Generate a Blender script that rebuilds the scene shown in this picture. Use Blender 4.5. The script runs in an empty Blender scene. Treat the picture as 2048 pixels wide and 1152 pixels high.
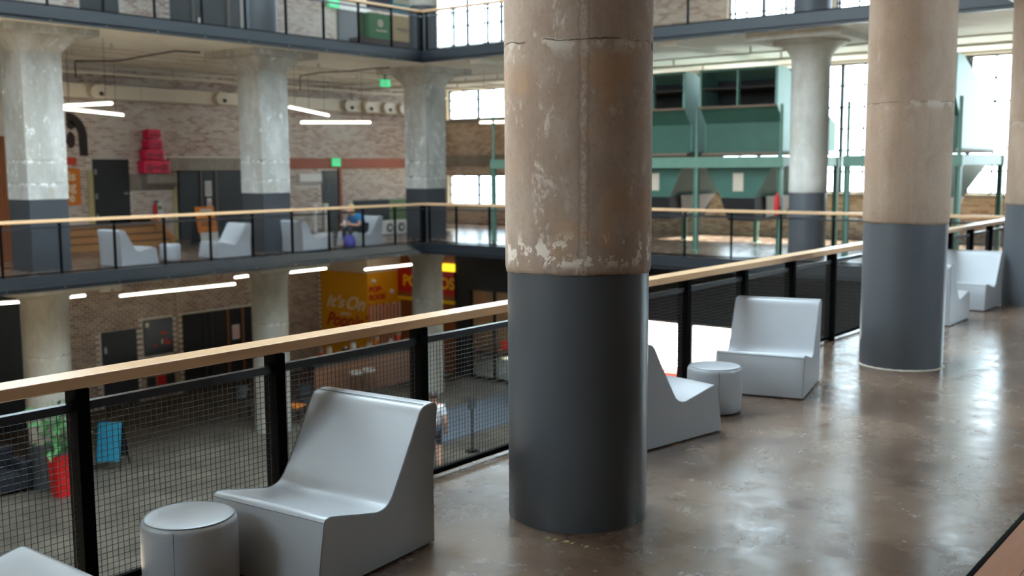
import bpy, bmesh, math, random
from mathutils import Vector, Matrix
random.seed(7)
S = bpy.context.scene
COL = S.collection
# ------------------------------------------------------------------ camera
F_PX, YAW, PIT, ROL, EYE = 2083.8123, 0.6703, 0.1150, -0.0060, 1.9981
fw = Vector((math.cos(YAW)*math.cos(PIT), math.sin(YAW)*math.cos(PIT), -math.sin(PIT)))
r0 = fw.cross(Vector((0, 0, 1))).normalized(); u0 = r0.cross(fw)
RT = r0*math.cos(ROL)+u0*math.sin(ROL); UP = -r0*math.sin(ROL)+u0*math.cos(ROL)
cam = bpy.data.cameras.new('camera'); cam.lens = F_PX/2048*36; cam.sensor_width = 36
cam.clip_end = 400; cam.dof.use_dof = True; cam.dof.focus_distance = 5.3; cam.dof.aperture_fstop = 2.0
co = bpy.data.objects.new('camera', cam); COL.objects.link(co)
M = Matrix((RT, UP, -fw)).transposed().to_4x4(); M.translation = (0, 0, EYE); co.matrix_world = M
S.camera = co
def hit(px, py, ax, v):
    "pixel of the photograph -> the point where that sight line meets the plane axis=v"
    d = fw+RT*((px-1024)/F_PX)+UP*((576-py)/F_PX); o = Vector((0, 0, EYE))
    return o+d*((v-o[ax])/d[ax])
# ------------------------------------------------------------------ world, sun, exposure
w = bpy.data.worlds.new('sky'); S.world = w; w.use_nodes = True
bg = w.node_tree.nodes['Background']; bg.inputs[0].default_value = (0.72, 0.86, 1.0, 1); bg.inputs[1].default_value = 13.0
sl = bpy.data.lights.new('sun', 'SUN'); sl.energy = 150; sl.angle = 0.01; sl.color = (1, .96, .90)
so = bpy.data.objects.new('sun', sl); COL.objects.link(so)
so.rotation_euler = Vector((-1, 0.12, -1.43)).to_track_quat('-Z', 'Y').to_euler()
S.view_settings.view_transform = 'Standard'; S.view_settings.look = 'None'
S.view_settings.gamma = 1; S.view_settings.use_curve_mapping = False; S.view_settings.exposure = 0.46
cy = S.cycles
cy.use_denoising = True; cy.max_bounces = 7; cy.diffuse_bounces = 4; cy.glossy_bounces = 3
cy.transmission_bounces = 4; cy.transparent_max_bounces = 14; cy.sample_clamp_indirect = 8; cy.caustics_reflective = False
def portal(c, n, sx, sy):
    l = bpy.data.lights.new('daylight_portal', 'AREA'); l.shape = 'RECTANGLE'; l.size = sx; l.size_y = sy; l.cycles.is_portal = True
    o = bpy.data.objects.new('daylight_portal', l); COL.objects.link(o); o.location = c
    o.rotation_euler = Vector(n).to_track_quat('-Z', 'Y').to_euler(); return o
# ------------------------------------------------------------------ layout constants (metres)
YR, YO, XE = 4.506, 19.29, 20.57            # near rail line, far rail line, end rail line
WF, WE, WN, WL = 26.2, 28.2, -2.4, -8.0     # walls: far, end, near, left
ZU, ZL = 5.05, -4.5                         # upper gallery floor, ground floor
CX = [4.876, 10.6, 16.3, 22.0]; CY = [3.384, 9.15, 14.85, 20.57]
# ------------------------------------------------------------------ materials
MATS = {}
class NT:
    def __init__(s, name):
        m = bpy.data.materials.new(name); m.use_nodes = True; s.m = m; s.t = m.node_tree
        s.b = s.t.nodes['Principled BSDF']; s.pos = s.n('ShaderNodeNewGeometry').outputs['Position']; MATS[name] = m
    def n(s, typ, **k):
        x = s.t.nodes.new(typ)
        for a, v in k.items(): setattr(x, a, v)
        return x
    def set(s, sock, v):
        if isinstance(v, bpy.types.NodeSocket): s.t.links.new(v, sock)
        elif isinstance(v, (tuple, list)) and len(v) == 3 and sock.type == 'RGBA': sock.default_value = (*v, 1)
        else: sock.default_value = v
    def scale(s, v, src=None):
        x = s.n('ShaderNodeMapping'); s.set(x.inputs[0], src or s.pos); x.inputs['Scale'].default_value = v; return x.outputs[0]
    def noise(s, sc, det=3, rough=.55, vec=None, dist=0):
        x = s.n('ShaderNodeTexNoise'); s.set(x.inputs['Vector'], vec or s.pos); x.inputs['Scale'].default_value = sc
        x.inputs['Detail'].default_value = det; x.inputs['Roughness'].default_value = rough; x.inputs['Distortion'].default_value = dist; return x.outputs[0]
    def ramp(s, f, a, b):
        x = s.n('ShaderNodeMapRange', interpolation_type='SMOOTHSTEP'); s.set(x.inputs[0], f); x.inputs[1].default_value = a; x.inputs[2].default_value = b; return x.outputs[0]
    def mix(s, f, a, b):
        x = s.n('ShaderNodeMix', data_type='RGBA'); s.set(x.inputs[0], f); s.set(x.inputs[6], a); s.set(x.inputs[7], b); return x.outputs[2]
    def math(s, op, a, b=0.0, c=0.0):
        x = s.n('ShaderNodeMath', operation=op); s.set(x.inputs[0], a); s.set(x.inputs[1], b); s.set(x.inputs[2], c); return x.outputs[0]
    def xyz(s, v=None):
        x = s.n('ShaderNodeSeparateXYZ'); s.set(x.inputs[0], v or s.pos); return x.outputs
    def bump(s, h, st, dist=.01):
        x = s.n('ShaderNodeBump'); s.set(x.inputs['Height'], h); x.inputs['Strength'].default_value = st; x.inputs['Distance'].default_value = dist
        s.set(s.b.inputs['Normal'], x.outputs[0])
    def out(s, col=None, rough=None, metal=None, spec=None):
        if col is not None: s.set(s.b.inputs['Base Color'], col)
        if rough is not None: s.set(s.b.inputs['Roughness'], rough)
        if metal is not None: s.set(s.b.inputs['Metallic'], metal)
        if spec is not None: s.set(s.b.inputs['Specular IOR Level'], spec)
        return s.m
def lin(r, g, b): return tuple(((c/255)/12.92 if c/255 <= .04045 else ((c/255+.055)/1.055)**2.4) for c in (r, g, b))
def P(name, col, rough=.5, metal=0, var=.12, sc=6, bsc=None, bst=.2, spec=.5):
    t = NT(name); a = tuple(max(0, c*(1-var)) for c in col); b = tuple(min(1, c*(1+var)) for c in col)
    t.out(t.mix(t.noise(sc, 4), a, b), rough, metal, spec)
    if bsc: t.bump(t.noise(bsc, 3), bst, .004)
    return t.m
def EM(name, col, st):
    t = NT(name); t.out(col, .4); t.set(t.b.inputs['Emission Color'], col); t.b.inputs['Emission Strength'].default_value = st; return t.m
def concrete(name, c1, c2, pale, tan, amt_pale=.5, amt_tan=.5, crackz=None, seam=None, flake=None):
    t = NT(name); v = t.scale((1, 1, .55))
    col = t.mix(t.ramp(t.noise(1.6, 6, .65, v), .36, .64), c1, c2)
    col = t.mix(t.math('MULTIPLY', t.ramp(t.noise(2.4, 4, .55, t.scale((1.2, 1.2, .9))), .54, .70), amt_tan), col, tan)
    streak = t.noise(16, 4, .6, t.scale((1, 1, .05)))
    col = t.mix(t.math('MULTIPLY', t.ramp(streak, .45, .8), .28), col, tuple(c*.72 for c in c1))
    big = t.ramp(t.noise(1.6, 4, .6), .38, .56)
    col = t.mix(t.math('MULTIPLY', t.math('MULTIPLY', t.ramp(t.noise(7, 9, .78, v, .3), .55, .63), big), amt_pale), col, pale)
    col = t.mix(t.math('MULTIPLY', t.ramp(t.noise(38, 6, .8), .50, .72), .45), col, tuple(c*.62 for c in c1))
    h = t.math('ADD', t.noise(9, 8, .7), t.math('MULTIPLY', t.noise(60, 3), .25))
    vo = t.n('ShaderNodeTexVoronoi'); t.set(vo.inputs['Vector'], t.pos); vo.inputs['Scale'].default_value = 7
    pit = t.math('MULTIPLY', t.ramp(vo.outputs['Distance'], .10, .06), t.ramp(vo.outputs['Color'], .80, .84)); col = t.mix(t.math('MULTIPLY', pit, .8), col, (.05, .04, .03)); h = t.math('SUBTRACT', h, t.math('MULTIPLY', pit, .5))
    z = t.xyz()[2]
    for zc in crackz or []:
        wob = t.math('MULTIPLY', t.math('SUBTRACT', t.noise(3.5, 5), .5), .09)
        dz = t.math('SUBTRACT', t.math('ADD', z, wob), zc); ad = t.math('ABSOLUTE', dz)
        pl = t.math('MULTIPLY', t.math('MULTIPLY', t.ramp(dz, -.10, -.02), t.ramp(dz, .012, .0)), t.ramp(t.noise(6, 7, .7), .50, .56)); col = t.mix(t.math('MULTIPLY', pl, .75), col, pale)
        chip = t.math('MULTIPLY', t.ramp(ad, .035, .02), t.ramp(t.noise(4.2, 3), .62, .65))
        k = t.math('MAXIMUM', t.math('MULTIPLY', t.ramp(ad, .006, .001), t.ramp(t.noise(2.5, 2), .38, .45)), chip); col = t.mix(t.math('MULTIPLY', k, .8), col, (.06, .045, .035)); h = t.math('SUBTRACT', h, t.math('MULTIPLY', k, .7))
    if seam:
        sx, sy = seam; xs = t.xyz()
        d = t.math('SQRT', t.math('ADD', t.math('POWER', t.math('SUBTRACT', xs[0], sx), 2.), t.math('POWER', t.math('SUBTRACT', xs[1], sy), 2.)))
        d = t.math('ADD', d, t.math('MULTIPLY', t.math('SUBTRACT', t.noise(9, 6, .7), .5), .05))
        k = t.ramp(d, .022, .006); col = t.mix(t.math('MULTIPLY', t.math('MULTIPLY', k, t.ramp(t.noise(38, 4, .7), .42, .62)), .6), col, pale); h = t.math('ADD', h, t.math('MULTIPLY', t.math('MULTIPLY', k, t.noise(25, 5, .8)), .35))
        e = t.math('MULTIPLY', t.ramp(d, .034, .026), t.ramp(d, .018, .026)); col = t.mix(t.math('MULTIPLY', e, .35), col, tuple(c*.5 for c in c1))
    if flake:
        a, b = flake; k = t.math('MULTIPLY', t.math('MULTIPLY', t.ramp(z, a-.02, a+.02), t.ramp(z, b, b-.12)), t.ramp(t.noise(11, 7, .66, t.scale((1, 1, .9))), .54, .56)); col = t.mix(k, col, tuple(min(1, c*1.15) for c in pale))
    t.bump(h, .30, .010); t.out(col, .85, 0, .25); return t.m
M_col_main = concrete('weathered_concrete', lin(168, 143, 127), lin(188, 168, 153), lin(220, 206, 194), lin(192, 154, 120), .8, .75, [2.66], (4.56, 3.13), (1.47, 1.68))
M_col_near = concrete('brown_grey_concrete', lin(146, 122, 104), lin(164, 141, 124), lin(184, 168, 154), lin(154, 124, 100), .35, .35, [2.60])
M_col_far = concrete('patchy_grey_concrete', lin(158, 155, 148), lin(184, 181, 176), lin(222, 223, 222), lin(166, 148, 128), .9, .4, [1.75, 2.2])
M_col_pale = concrete('pale_concrete', lin(184, 178, 169), lin(204, 199, 191), lin(224, 220, 213), lin(182, 164, 142), .5, .3)
M_col_low = concrete('ground_column_concrete', lin(140, 134, 124), lin(160, 153, 143), lin(182, 176, 167), lin(150, 132, 112), .4, .3, [-1.75])
M_grey = P('charcoal_grey_paint', lin(84, 86, 90), .32, 0, .04, 3, 60, .06)
M_grey_far = P('slate_grey_paint', lin(56, 59, 64), .45, 0, .06, 3)
M_white_grout = P('white_grout', lin(180, 170, 156), .9, 0, .25, 30)
M_ceil = concrete('whitewashed_slab', lin(216, 210, 200), lin(226, 221, 212), lin(234, 231, 224), lin(208, 192, 170), .4, .25)
def floor_mat(name, c1, c2, rlo, rhi, spots=True, spec=.6):
    t = NT(name)
    col = t.mix(t.ramp(t.noise(.9, 6, .62), .35, .66), c1, c2)
    col = t.mix(t.math('MULTIPLY', t.ramp(t.noise(2.2, 8, .68, None, .6), .55, .74), .5), col, tuple(c*.45 for c in c1))
    col = t.mix(t.math('MULTIPLY', t.ramp(t.noise(3.1, 9, .72), .60, .74), .28), col, tuple(min(1, c*1.9) for c in c2))
    if spots:
        vo = t.n('ShaderNodeTexVoronoi'); t.set(vo.inputs['Vector'], t.pos); vo.inputs['Scale'].default_value = 1.7
        k = t.math('MULTIPLY', t.ramp(t.math('ADD', vo.outputs['Distance'], t.math('MULTIPLY', t.noise(14, 3), .05)), .085, .06), t.ramp(vo.outputs['Color'], .55, .6))
        col = t.mix(k, col, (.06, .04, .03))
    t.bump(t.math('ADD', t.noise(6, 8, .65), t.math('MULTIPLY', t.noise(70, 3), .25)), .06, .006)
    rr = t.n('ShaderNodeMapRange'); t.set(rr.inputs[0], t.noise(3.2, 7, .68)); rr.inputs[1].default_value = .3; rr.inputs[2].default_value = .7; rr.inputs[3].default_value = rlo; rr.inputs[4].default_value = rhi
    t.out(col, rr.outputs[0], 0, spec); return t.m
M_floor = floor_mat('polished_concrete', lin(86, 67, 54), lin(119, 98, 82), .12, .34)
M_floor_low = floor_mat('ground_concrete', lin(64, 58, 50), lin(84, 76, 66), .5, .7, False, .25)
def wood(name, c1, c2, axis=0, rough=.4, sc=1.0):
    t = NT(name); k = [14*sc]*3; k[axis] = .8*sc
    g = t.noise(3, 5, .6, t.scale(tuple(k)), .5); info = t.n('ShaderNodeObjectInfo').outputs['Random']
    col = t.mix(g, c1, c2); col = t.mix(t.math('MULTIPLY', info, .35), col, tuple(c*.72 for c in c1)); t.bump(g, .05, .002); t.out(col, rough, 0, .45); return t.m
M_rail = wood('maple_handrail', lin(216, 170, 126), lin(236, 196, 154), 0, .26)
M_rail_y = wood('maple_handrail_cross', lin(200, 156, 114), lin(226, 186, 146), 1, .4)
M_plank = wood('orange_floor_plank', lin(170, 108, 70), lin(198, 134, 92), 0, .4)
M_step = wood('plywood_step', lin(176, 120, 72), lin(200, 146, 92), 0, .5)
M_counter = wood('brown_counter_board', lin(128, 78, 42), lin(160, 100, 56), 0, .45)
M_slatwood = wood('dark_orange_slat', lin(120, 62, 26), lin(150, 84, 40), 2, .5)
M_black = P('black_steel', lin(9, 9, 10), .6, 0, .1, 8, spec=.02)
M_bluesteel = P('dark_blue_steel', lin(25, 30, 36), .45, 0, .15, 3)
M_bar = P('grey_top_bar', lin(62, 63, 66), .25, .2, .1, 10)  # one even grey over the whole top bar, paler than the posts
M_wire = P('dark_wire', lin(30, 30, 31), .4, .2, .1, 20)
M_vinyl = P('silver_grey_vinyl', lin(170, 171, 175), .31, 0, .04, 5, 220, .05, .6)
M_pipe = P('seam_piping', lin(120, 122, 126), .5, 0, .04)
M_seam = P('stitched_seam', lin(92, 94, 98), .6, 0, .04)
M_plinth = P('black_plinth', lin(22, 22, 24), .7)
M_door = P('matte_black_door', lin(30, 31, 33), .6, 0, .08, 2)
M_dark = P('dark_charcoal_panel', lin(38, 40, 44), .55, 0, .1, 2)
M_blackwall = P('black_wall_paint', lin(20, 20, 22), .7, 0, .1, 2)
M_metal = P('brushed_metal', lin(170, 170, 172), .3, .8, .05)
M_duct = P('cream_duct_paint', lin(205, 192, 172), .5, 0, .04, 2)
M_conduit = P('cream_pipe_paint', lin(196, 184, 166), .55, 0, .08, 4)
M_cable = P('dark_cable', lin(60, 54, 48), .6)
M_green = P('green_machine_paint', lin(56, 94, 82), .5, 0, .22, 2.2)
M_green_lit = P('lit_green_panel', lin(120, 164, 152), .45, 0, .12, 2)  # machine green made paler, window light painted into the sheets
M_greenfr = P('grey_green_frame', lin(98, 132, 116), .5, 0, .18, 5)
M_rust = P('rusty_edge', lin(120, 100, 84), .8, 0, .3, 12)
M_inside = P('dark_hopper_inside', lin(48, 44, 42), .9, 0, .2, 4)
M_bag = P('black_rubber_bag', lin(34, 33, 34), .6, 0, .15, 5)
M_canvas = P('pale_canvas', lin(206, 196, 184), .9, 0, .12, 5)
M_tag = P('aged_paper_tag', lin(196, 180, 160), .8, 0, .2, 25)
M_concrete = concrete('grey_lintel_concrete', lin(140, 130, 120), lin(160, 152, 142), lin(186, 180, 172), lin(140, 120, 100), .3, .3)
M_white = P('white_paint', lin(225, 224, 220), .5, 0, .03)
M_grn_wall = P('olive_green_paint', lin(92, 112, 74), .7)
M_orange = P('orange_sign_face', lin(216, 122, 26), .55, 0, .04)
M_red = P('red_sign_face', lin(186, 24, 20), .5, 0, .05)
M_redor = P('red_orange_sign_face', lin(200, 60, 26), .55, 0, .05)
M_pink = P('hot_pink_lacquer', lin(222, 26, 78), .45, 0, .05)
M_pinkd = P('dark_pink_lacquer', lin(160, 14, 56), .5, 0, .05)
M_yellow = P('mustard_yellow_wall', lin(226, 156, 18), .5, 0, .05)
M_yelbright = P('bright_yellow_trim', lin(248, 200, 20), .5, 0, .04)
M_cream = P('cream_lettering', lin(236, 220, 190), .6, 0, .04)
M_redink = P('red_lettering', lin(184, 34, 22), .6, 0, .04)
M_teal = P('teal_board', lin(24, 124, 142), .5, 0, .05)
M_book = P('green_board', lin(64, 122, 74), .5, 0, .06)
M_beige = P('beige_board', lin(196, 170, 128), .6, 0, .05)
M_brown = P('brown_plinth', lin(72, 52, 48), .6, 0, .1)
M_blueA = P('turquoise_sign_face', lin(18, 112, 136), .5, 0, .05)
M_pot = P('red_planter', lin(178, 20, 20), .4, 0, .05)
M_leaf = P('green_leaf', lin(52, 104, 48), .5, 0, .3, 8)
M_sofa = P('navy_black_sofa', lin(24, 27, 36), .6)
M_paper = P('paper_notice', lin(214, 212, 212), .7, 0, .06, 30)
M_poster = P('dark_poster_print', lin(46, 42, 46), .4, 0, .1, 6)
M_ink = P('dark_ink', lin(60, 54, 54), .6)
M_skin = P('skin', lin(196, 142, 116), .5, 0, .05)
M_hair = P('blond_hair', lin(176, 142, 96), .6, 0, .2, 40)
M_hair2 = P('dark_hair', lin(52, 40, 34), .6, 0, .2, 40)
M_shirt = P('blue_shirt', lin(26, 96, 142), .8, 0, .1, 10)
M_trouser = P('dark_trousers', lin(32, 32, 40), .8)
M_wshirt = P('white_shirt', lin(226, 226, 230), .8, 0, .04)
M_purple = P('purple_bag', lin(78, 74, 160), .7, 0, .12, 8)
M_tape = P('yellow_tape', lin(158, 138, 84), .7, 0, .2, 30)
M_mural = P('black_brown_mural_paint', lin(44, 34, 30), .8, 0, .1)
M_exit = EM('green_exit_face', (.02, .55, .20), .7)
M_tube = EM('lit_tube', (1.0, .93, .76), 11)
M_glow = EM('warm_bulb', (1.0, .55, .2), 12)
M_signglow = EM('backlit_yellow', (1.0, .72, .02), 1.1)
M_mat = P('dark_floor_mat', lin(70, 76, 84), .9)
M_redmat = P('red_floor_mat', lin(206, 40, 28), .8)
M_outside = P('pale_paving', lin(190, 188, 182), .9, 0, .1, .6)
t = NT('window_glass'); tr = t.n('ShaderNodeBsdfTransparent'); tr.inputs[0].default_value = (.93, .97, .96, 1)
gl = t.n('ShaderNodeBsdfGlossy'); gl.inputs['Roughness'].default_value = .03
fr = t.n('ShaderNodeFresnel'); fr.inputs[0].default_value = 1.45; mx = t.n('ShaderNodeMixShader')
t.t.links.new(t.math('MULTIPLY', fr.outputs[0], .6), mx.inputs[0]); t.t.links.new(tr.outputs[0], mx.inputs[1]); t.t.links.new(gl.outputs[0], mx.inputs[2])
t.t.links.new(mx.outputs[0], t.t.nodes['Material Output'].inputs[0]); M_glass = t.m
def brick_mat(name, white, red, pink, wlo, whi, ax):
    "brick colour from the brick's own place in the bond, so every brick keeps one tone"
    t = NT(name); x = t.xyz(); u = x[ax]; z = x[2]
    row = t.math('FLOOR', t.math('DIVIDE', z, .077)); off = t.math('MULTIPLY', t.math('MODULO', t.math('ABSOLUTE', row), 2.), .5)
    cu = t.math('FLOOR', t.math('SUBTRACT', t.math('DIVIDE', u, .217), off))
    cb = t.n('ShaderNodeCombineXYZ'); t.set(cb.inputs[0], cu); t.set(cb.inputs[1], row)
    wn = t.n('ShaderNodeTexWhiteNoise', noise_dimensions='2D'); t.set(wn.inputs[0], cb.outputs[0])
    f = t.math('ADD', t.math('MULTIPLY', t.math('SUBTRACT', wn.outputs[0], .5), .30), t.noise(.5, 5, .62))
    k = t.ramp(f, wlo, whi); col = t.mix(wn.outputs[0], red, pink); col = t.mix(k, col, white)
    t.bump(t.noise(30, 5, .7), .3, .004); t.out(col, .9, 0, .2); return t.m
M_brick = brick_mat('whitewashed_brick', lin(206, 196, 187), lin(140, 96, 82), lin(178, 148, 136), .16, .74, 0)
M_mortar = P('pale_mortar', lin(216, 207, 197), .95, 0, .15, 3, 50, .3)
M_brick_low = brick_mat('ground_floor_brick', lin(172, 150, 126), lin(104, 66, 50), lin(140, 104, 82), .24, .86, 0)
M_brick_e = brick_mat('end_wall_brick', lin(218, 202, 184), lin(150, 100, 78), lin(188, 150, 126), .18, .76, 1)
M_mortar_e = P('tan_mortar', lin(198, 182, 160), .95, 0, .12, 3, 50, .3)

# ------------------------------------------------------------------ mesh helpers
class MB:
    def __init__(s): s.v = []; s.f = []; s.sm = []
    def add(s, vs, fs, smooth=False):
        b = len(s.v); s.v += [tuple(v) for v in vs]
        for f in fs: s.f.append(tuple(b+i for i in f)); s.sm.append(smooth)
        return s
    def box(s, x0, x1, y0, y1, z0, z1):
        x0, x1 = min(x0, x1), max(x0, x1); y0, y1 = min(y0, y1), max(y0, y1); z0, z1 = min(z0, z1), max(z0, z1)
        return s.add([(x, y, z) for z in (z0, z1) for y in (y0, y1) for x in (x0, x1)],
                     [(0, 2, 3, 1), (4, 5, 7, 6), (0, 1, 5, 4), (2, 6, 7, 3), (0, 4, 6, 2), (1, 3, 7, 5)])
    def rot(s, cx, cy, a):
        c, n = math.cos(a), math.sin(a); s.v = [(cx+(x-cx)*c-(y-cy)*n, cy+(x-cx)*n+(y-cy)*c, z) for x, y, z in s.v]; return s
    def tube(s, p, q, r, n=6, r2=None, cap=True):
        p = Vector(p); q = Vector(q); d = (q-p).normalized(); a = d.orthogonal().normalized(); b = d.cross(a); r2 = r if r2 is None else r2
        vs = [p+(a*math.cos(2*math.pi*i/n)+b*math.sin(2*math.pi*i/n))*r for i in range(n)]+[q+(a*math.cos(2*math.pi*i/n)+b*math.sin(2*math.pi*i/n))*r2 for i in range(n)]
        fs = [(i, (i+1) % n, n+(i+1) % n, n+i) for i in range(n)]; s.add(vs, fs, n > 5)
        if cap: s.add(vs[:n][::-1], [tuple(range(n))]); s.add(vs[n:], [tuple(range(n))])
        return s
    def path(s, pts, r, n=6):
        for a, b in zip(pts, pts[1:]): s.tube(a, b, r, n)
        return s
    def lathe(s, prof, c=(0, 0), n=48, smooth=True, jit=None):
        "prof: list of (r,z) bottom to top"
        vs = []
        for k, (r, z) in enumerate(prof):
            for i in range(n):
                a = 2*math.pi*i/n; dz = jit(k, i) if jit else 0
                vs.append((c[0]+r*math.cos(a), c[1]+r*math.sin(a), z+dz))
        fs = [(k*n+i, k*n+(i+1) % n, (k+1)*n+(i+1) % n, (k+1)*n+i) for k in range(len(prof)-1) for i in range(n)]
        s.add(vs, fs, smooth); s.add(vs[:n][::-1], [tuple(range(n))]); s.add(vs[-n:], [tuple(range(n))]); return s
    def prism(s, poly, ax, a, b):
        "poly: 2-D outline in the two other axes (in order), pushed along axis ax from a to b"
        def pt(u, v, w): return {0: (w, u, v), 1: (u, w, v), 2: (u, v, w)}[ax]
        n = len(poly); vs = [pt(u, v, a) for u, v in poly]+[pt(u, v, b) for u, v in poly]
        s.add(vs, [tuple(range(n))[::-1], tuple(range(n, 2*n))]+[(i, (i+1) % n, n+(i+1) % n, n+i) for i in range(n)]); return s
    def hull(s, lo, hi):
        "frustum between two rings of equal count"
        n = len(lo); s.add(list(lo)+list(hi), [tuple(range(n))[::-1], tuple(range(n, 2*n))]+[(i, (i+1) % n, n+(i+1) % n, n+i) for i in range(n)]); return s
    def mesh(s, name):
        me = bpy.data.meshes.new(name); me.from_pydata(s.v, [], s.f); me.polygons.foreach_set('use_smooth', s.sm)
        bm = bmesh.new(); bm.from_mesh(me); bmesh.ops.recalc_face_normals(bm, faces=bm.faces); bm.to_mesh(me); bm.free(); return me
    def build(s, name, mat, parent=None, bevel=0):
        me = s.mesh(name); me.materials.append(mat); return link(name, me, parent, bevel)
def link(name, me, parent=None, bevel=0):
    o = bpy.data.objects.new(name, me); COL.objects.link(o)
    if parent:
        o.parent = parent; o.matrix_parent_inverse = world_of(parent).inverted()
    if bevel:
        m = o.modifiers.new('bevel', 'BEVEL'); m.width = bevel; m.segments = 2; m.limit_method = 'ANGLE'; m.angle_limit = .6
    return o
def world_of(o):
    m = o.matrix_basis.copy()
    if o.parent: m = world_of(o.parent) @ o.matrix_parent_inverse @ m
    return m
def tag(o, label, cat, group=None, kind=None):
    if label: o['label'] = label
    if cat: o['category'] = cat
    if group: o['group'] = group
    if kind: o['kind'] = kind
    return o
def thing(name, loc, label, cat, group=None, rz=0):
    o = bpy.data.objects.new(name, None); COL.objects.link(o); o.location = loc; o.rotation_euler = (0, 0, rz); o.empty_display_size = .2
    return tag(o, label, cat, group)
def struct(o, label=None): o['kind'] = 'structure'; o['label'] = label or o.name.replace('_', ' '); return o
def copy_tree(o, parent=None):
    c = o.copy(); COL.objects.link(c)
    if parent: c.parent = parent
    for ch in list(o.children): copy_tree(ch, c)
    return c
def text(body, size, loc, facing, mat, parent, name='lettering', ext=.004, sx=1, shear=0, bold=0):
    cu = bpy.data.curves.new('lettering', 'FONT'); cu.body = body; cu.size = size; cu.extrude = ext; cu.shear = shear; cu.offset = bold; cu.resolution_u = 3
    tmp = bpy.data.objects.new('tmp', cu); COL.objects.link(tmp); dg = bpy.context.evaluated_depsgraph_get()
    me = bpy.data.meshes.new_from_object(tmp.evaluated_get(dg)); bpy.data.objects.remove(tmp)
    R = Matrix.Rotation(math.pi/2, 4, 'X')
    if facing == '-x': R = Matrix.Rotation(-math.pi/2, 4, 'Z') @ R
    me.transform(Matrix.Translation(loc) @ R @ Matrix.Diagonal((sx, 1, 1, 1))); me.materials.clear(); me.materials.append(mat)
    return link(name, me, parent)

# ------------------------------------------------------------------ the setting
def slab(z0, z1, m=None):
    m = m or MB()
    m.box(WL, WE, WN, YR+.06, z0, z1); m.box(XE-.06, WE, YR+.06, YO-.06, z0, z1); m.box(WL, WE, YO-.06, WF, z0, z1); return m
struct(slab(-.04, 0).build('floor', M_floor), 'polished concrete gallery floor')
struct(slab(ZU-.04, ZU).build('floor_upper', M_floor_low), 'concrete floor of the upper gallery')
struct(slab(ZU-.27, ZU-.045).build('ceiling', M_ceil), 'whitewashed concrete slab over the gallery')
struct(slab(-.27, -.045).build('ceiling_lower', M_ceil), 'concrete slab over the ground floor')
struct(MB().box(WL, WE, WN, WF, ZL-.2, ZL).build('floor_lower', M_floor_low), 'ground floor concrete')
m = MB(); SKX0, SKX1, SKY0, SKY1 = 3.6, 18.4, 7.0, 16.8; RZ = 10.3
m.box(WL, WE, WN, SKY0, RZ, RZ+.3); m.box(WL, WE, SKY1, WF, RZ, RZ+.3); m.box(SKX1, WE, SKY0, SKY1, RZ, RZ+.3); m.box(WL, SKX0, SKY0, SKY1, RZ, RZ+.3)
struct(m.build('ceiling_roof', M_ceil), 'roof slab with an opening over the atrium')
sk = struct(MB().box(SKX0-.1, SKX1+.1, SKY0-.1, SKY0, RZ+.3, RZ+.42).box(SKX0-.1, SKX1+.1, SKY1, SKY1+.1, RZ+.3, RZ+.42).box(SKX0-.1, SKX0, SKY0, SKY1, RZ+.3, RZ+.42).box(SKX1, SKX1+.1, SKY0, SKY1, RZ+.3, RZ+.42).build('window_skylight', M_black), 'skylight over the atrium')
dx_, dy_ = (SKX1-SKX0)/4, (SKY1-SKY0)/3
me = MB().box(0, dx_-.04, 0, dy_-.04, 0, .02).mesh('pane'); me.materials.append(M_glass); mb = MB()
for i in range(4):
    for j in range(3):
        o = link('pane', me, sk); o.location = (SKX0+.02+i*dx_, SKY0+.02+j*dy_, RZ+.34)
    if i: mb.box(SKX0-.03+i*dx_, SKX0+.03+i*dx_, SKY0, SKY1, RZ+.3, RZ+.4)
mb.build('glazing_bar', M_black, sk)
portal(((SKX0+SKX1)/2, (SKY0+SKY1)/2, RZ+.25), (0, 0, -1), SKX1-SKX0, SKY1-SKY0)
struct(MB().box(WE+.3, 120, -80, 100, ZL-.3, ZL-.1).build('ground_outside', M_outside), 'pale paving outside the windows')

# fascia channels at the slab edges
def fascia(n, z, near):
    m = MB()
    def run(x0, x1, y0, y1):
        m.box(x0, x1, y0, y1, z-.29, z+.015)
    run(WL, XE, YO-.09, YO-.05); run(XE-.09, XE-.05, YR, YO-.09)
    m.box(WL, XE-.09, YO-.13, YO-.09, z-.215, z-.195); m.box(WL, XE-.09, YO-.12, YO-.09, z-.29, z-.275)
    m.box(XE-.13, XE-.09, YR, YO-.09, z-.215, z-.195); m.box(XE-.12, XE-.09, YR, YO-.09, z-.29, z-.275)
    if near: run(WL, XE, YR+.05, YR+.09)
    o = struct(m.build('trim_%d' % n, M_bluesteel), 'dark blue steel channel along the %s slab edge' % ('gallery' if z < 1 else 'upper gallery'))
    b = MB()
    for i in range(11):
        b.tube((XE-1.139*i, YO-.09, z-.24), (XE-1.139*i, YO-.104, z-.24), .012, 6)
    b.build('bolt_heads', M_metal, o)['kind'] = 'stuff'
fascia(1, 0, True); fascia(2, ZU, True)

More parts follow.
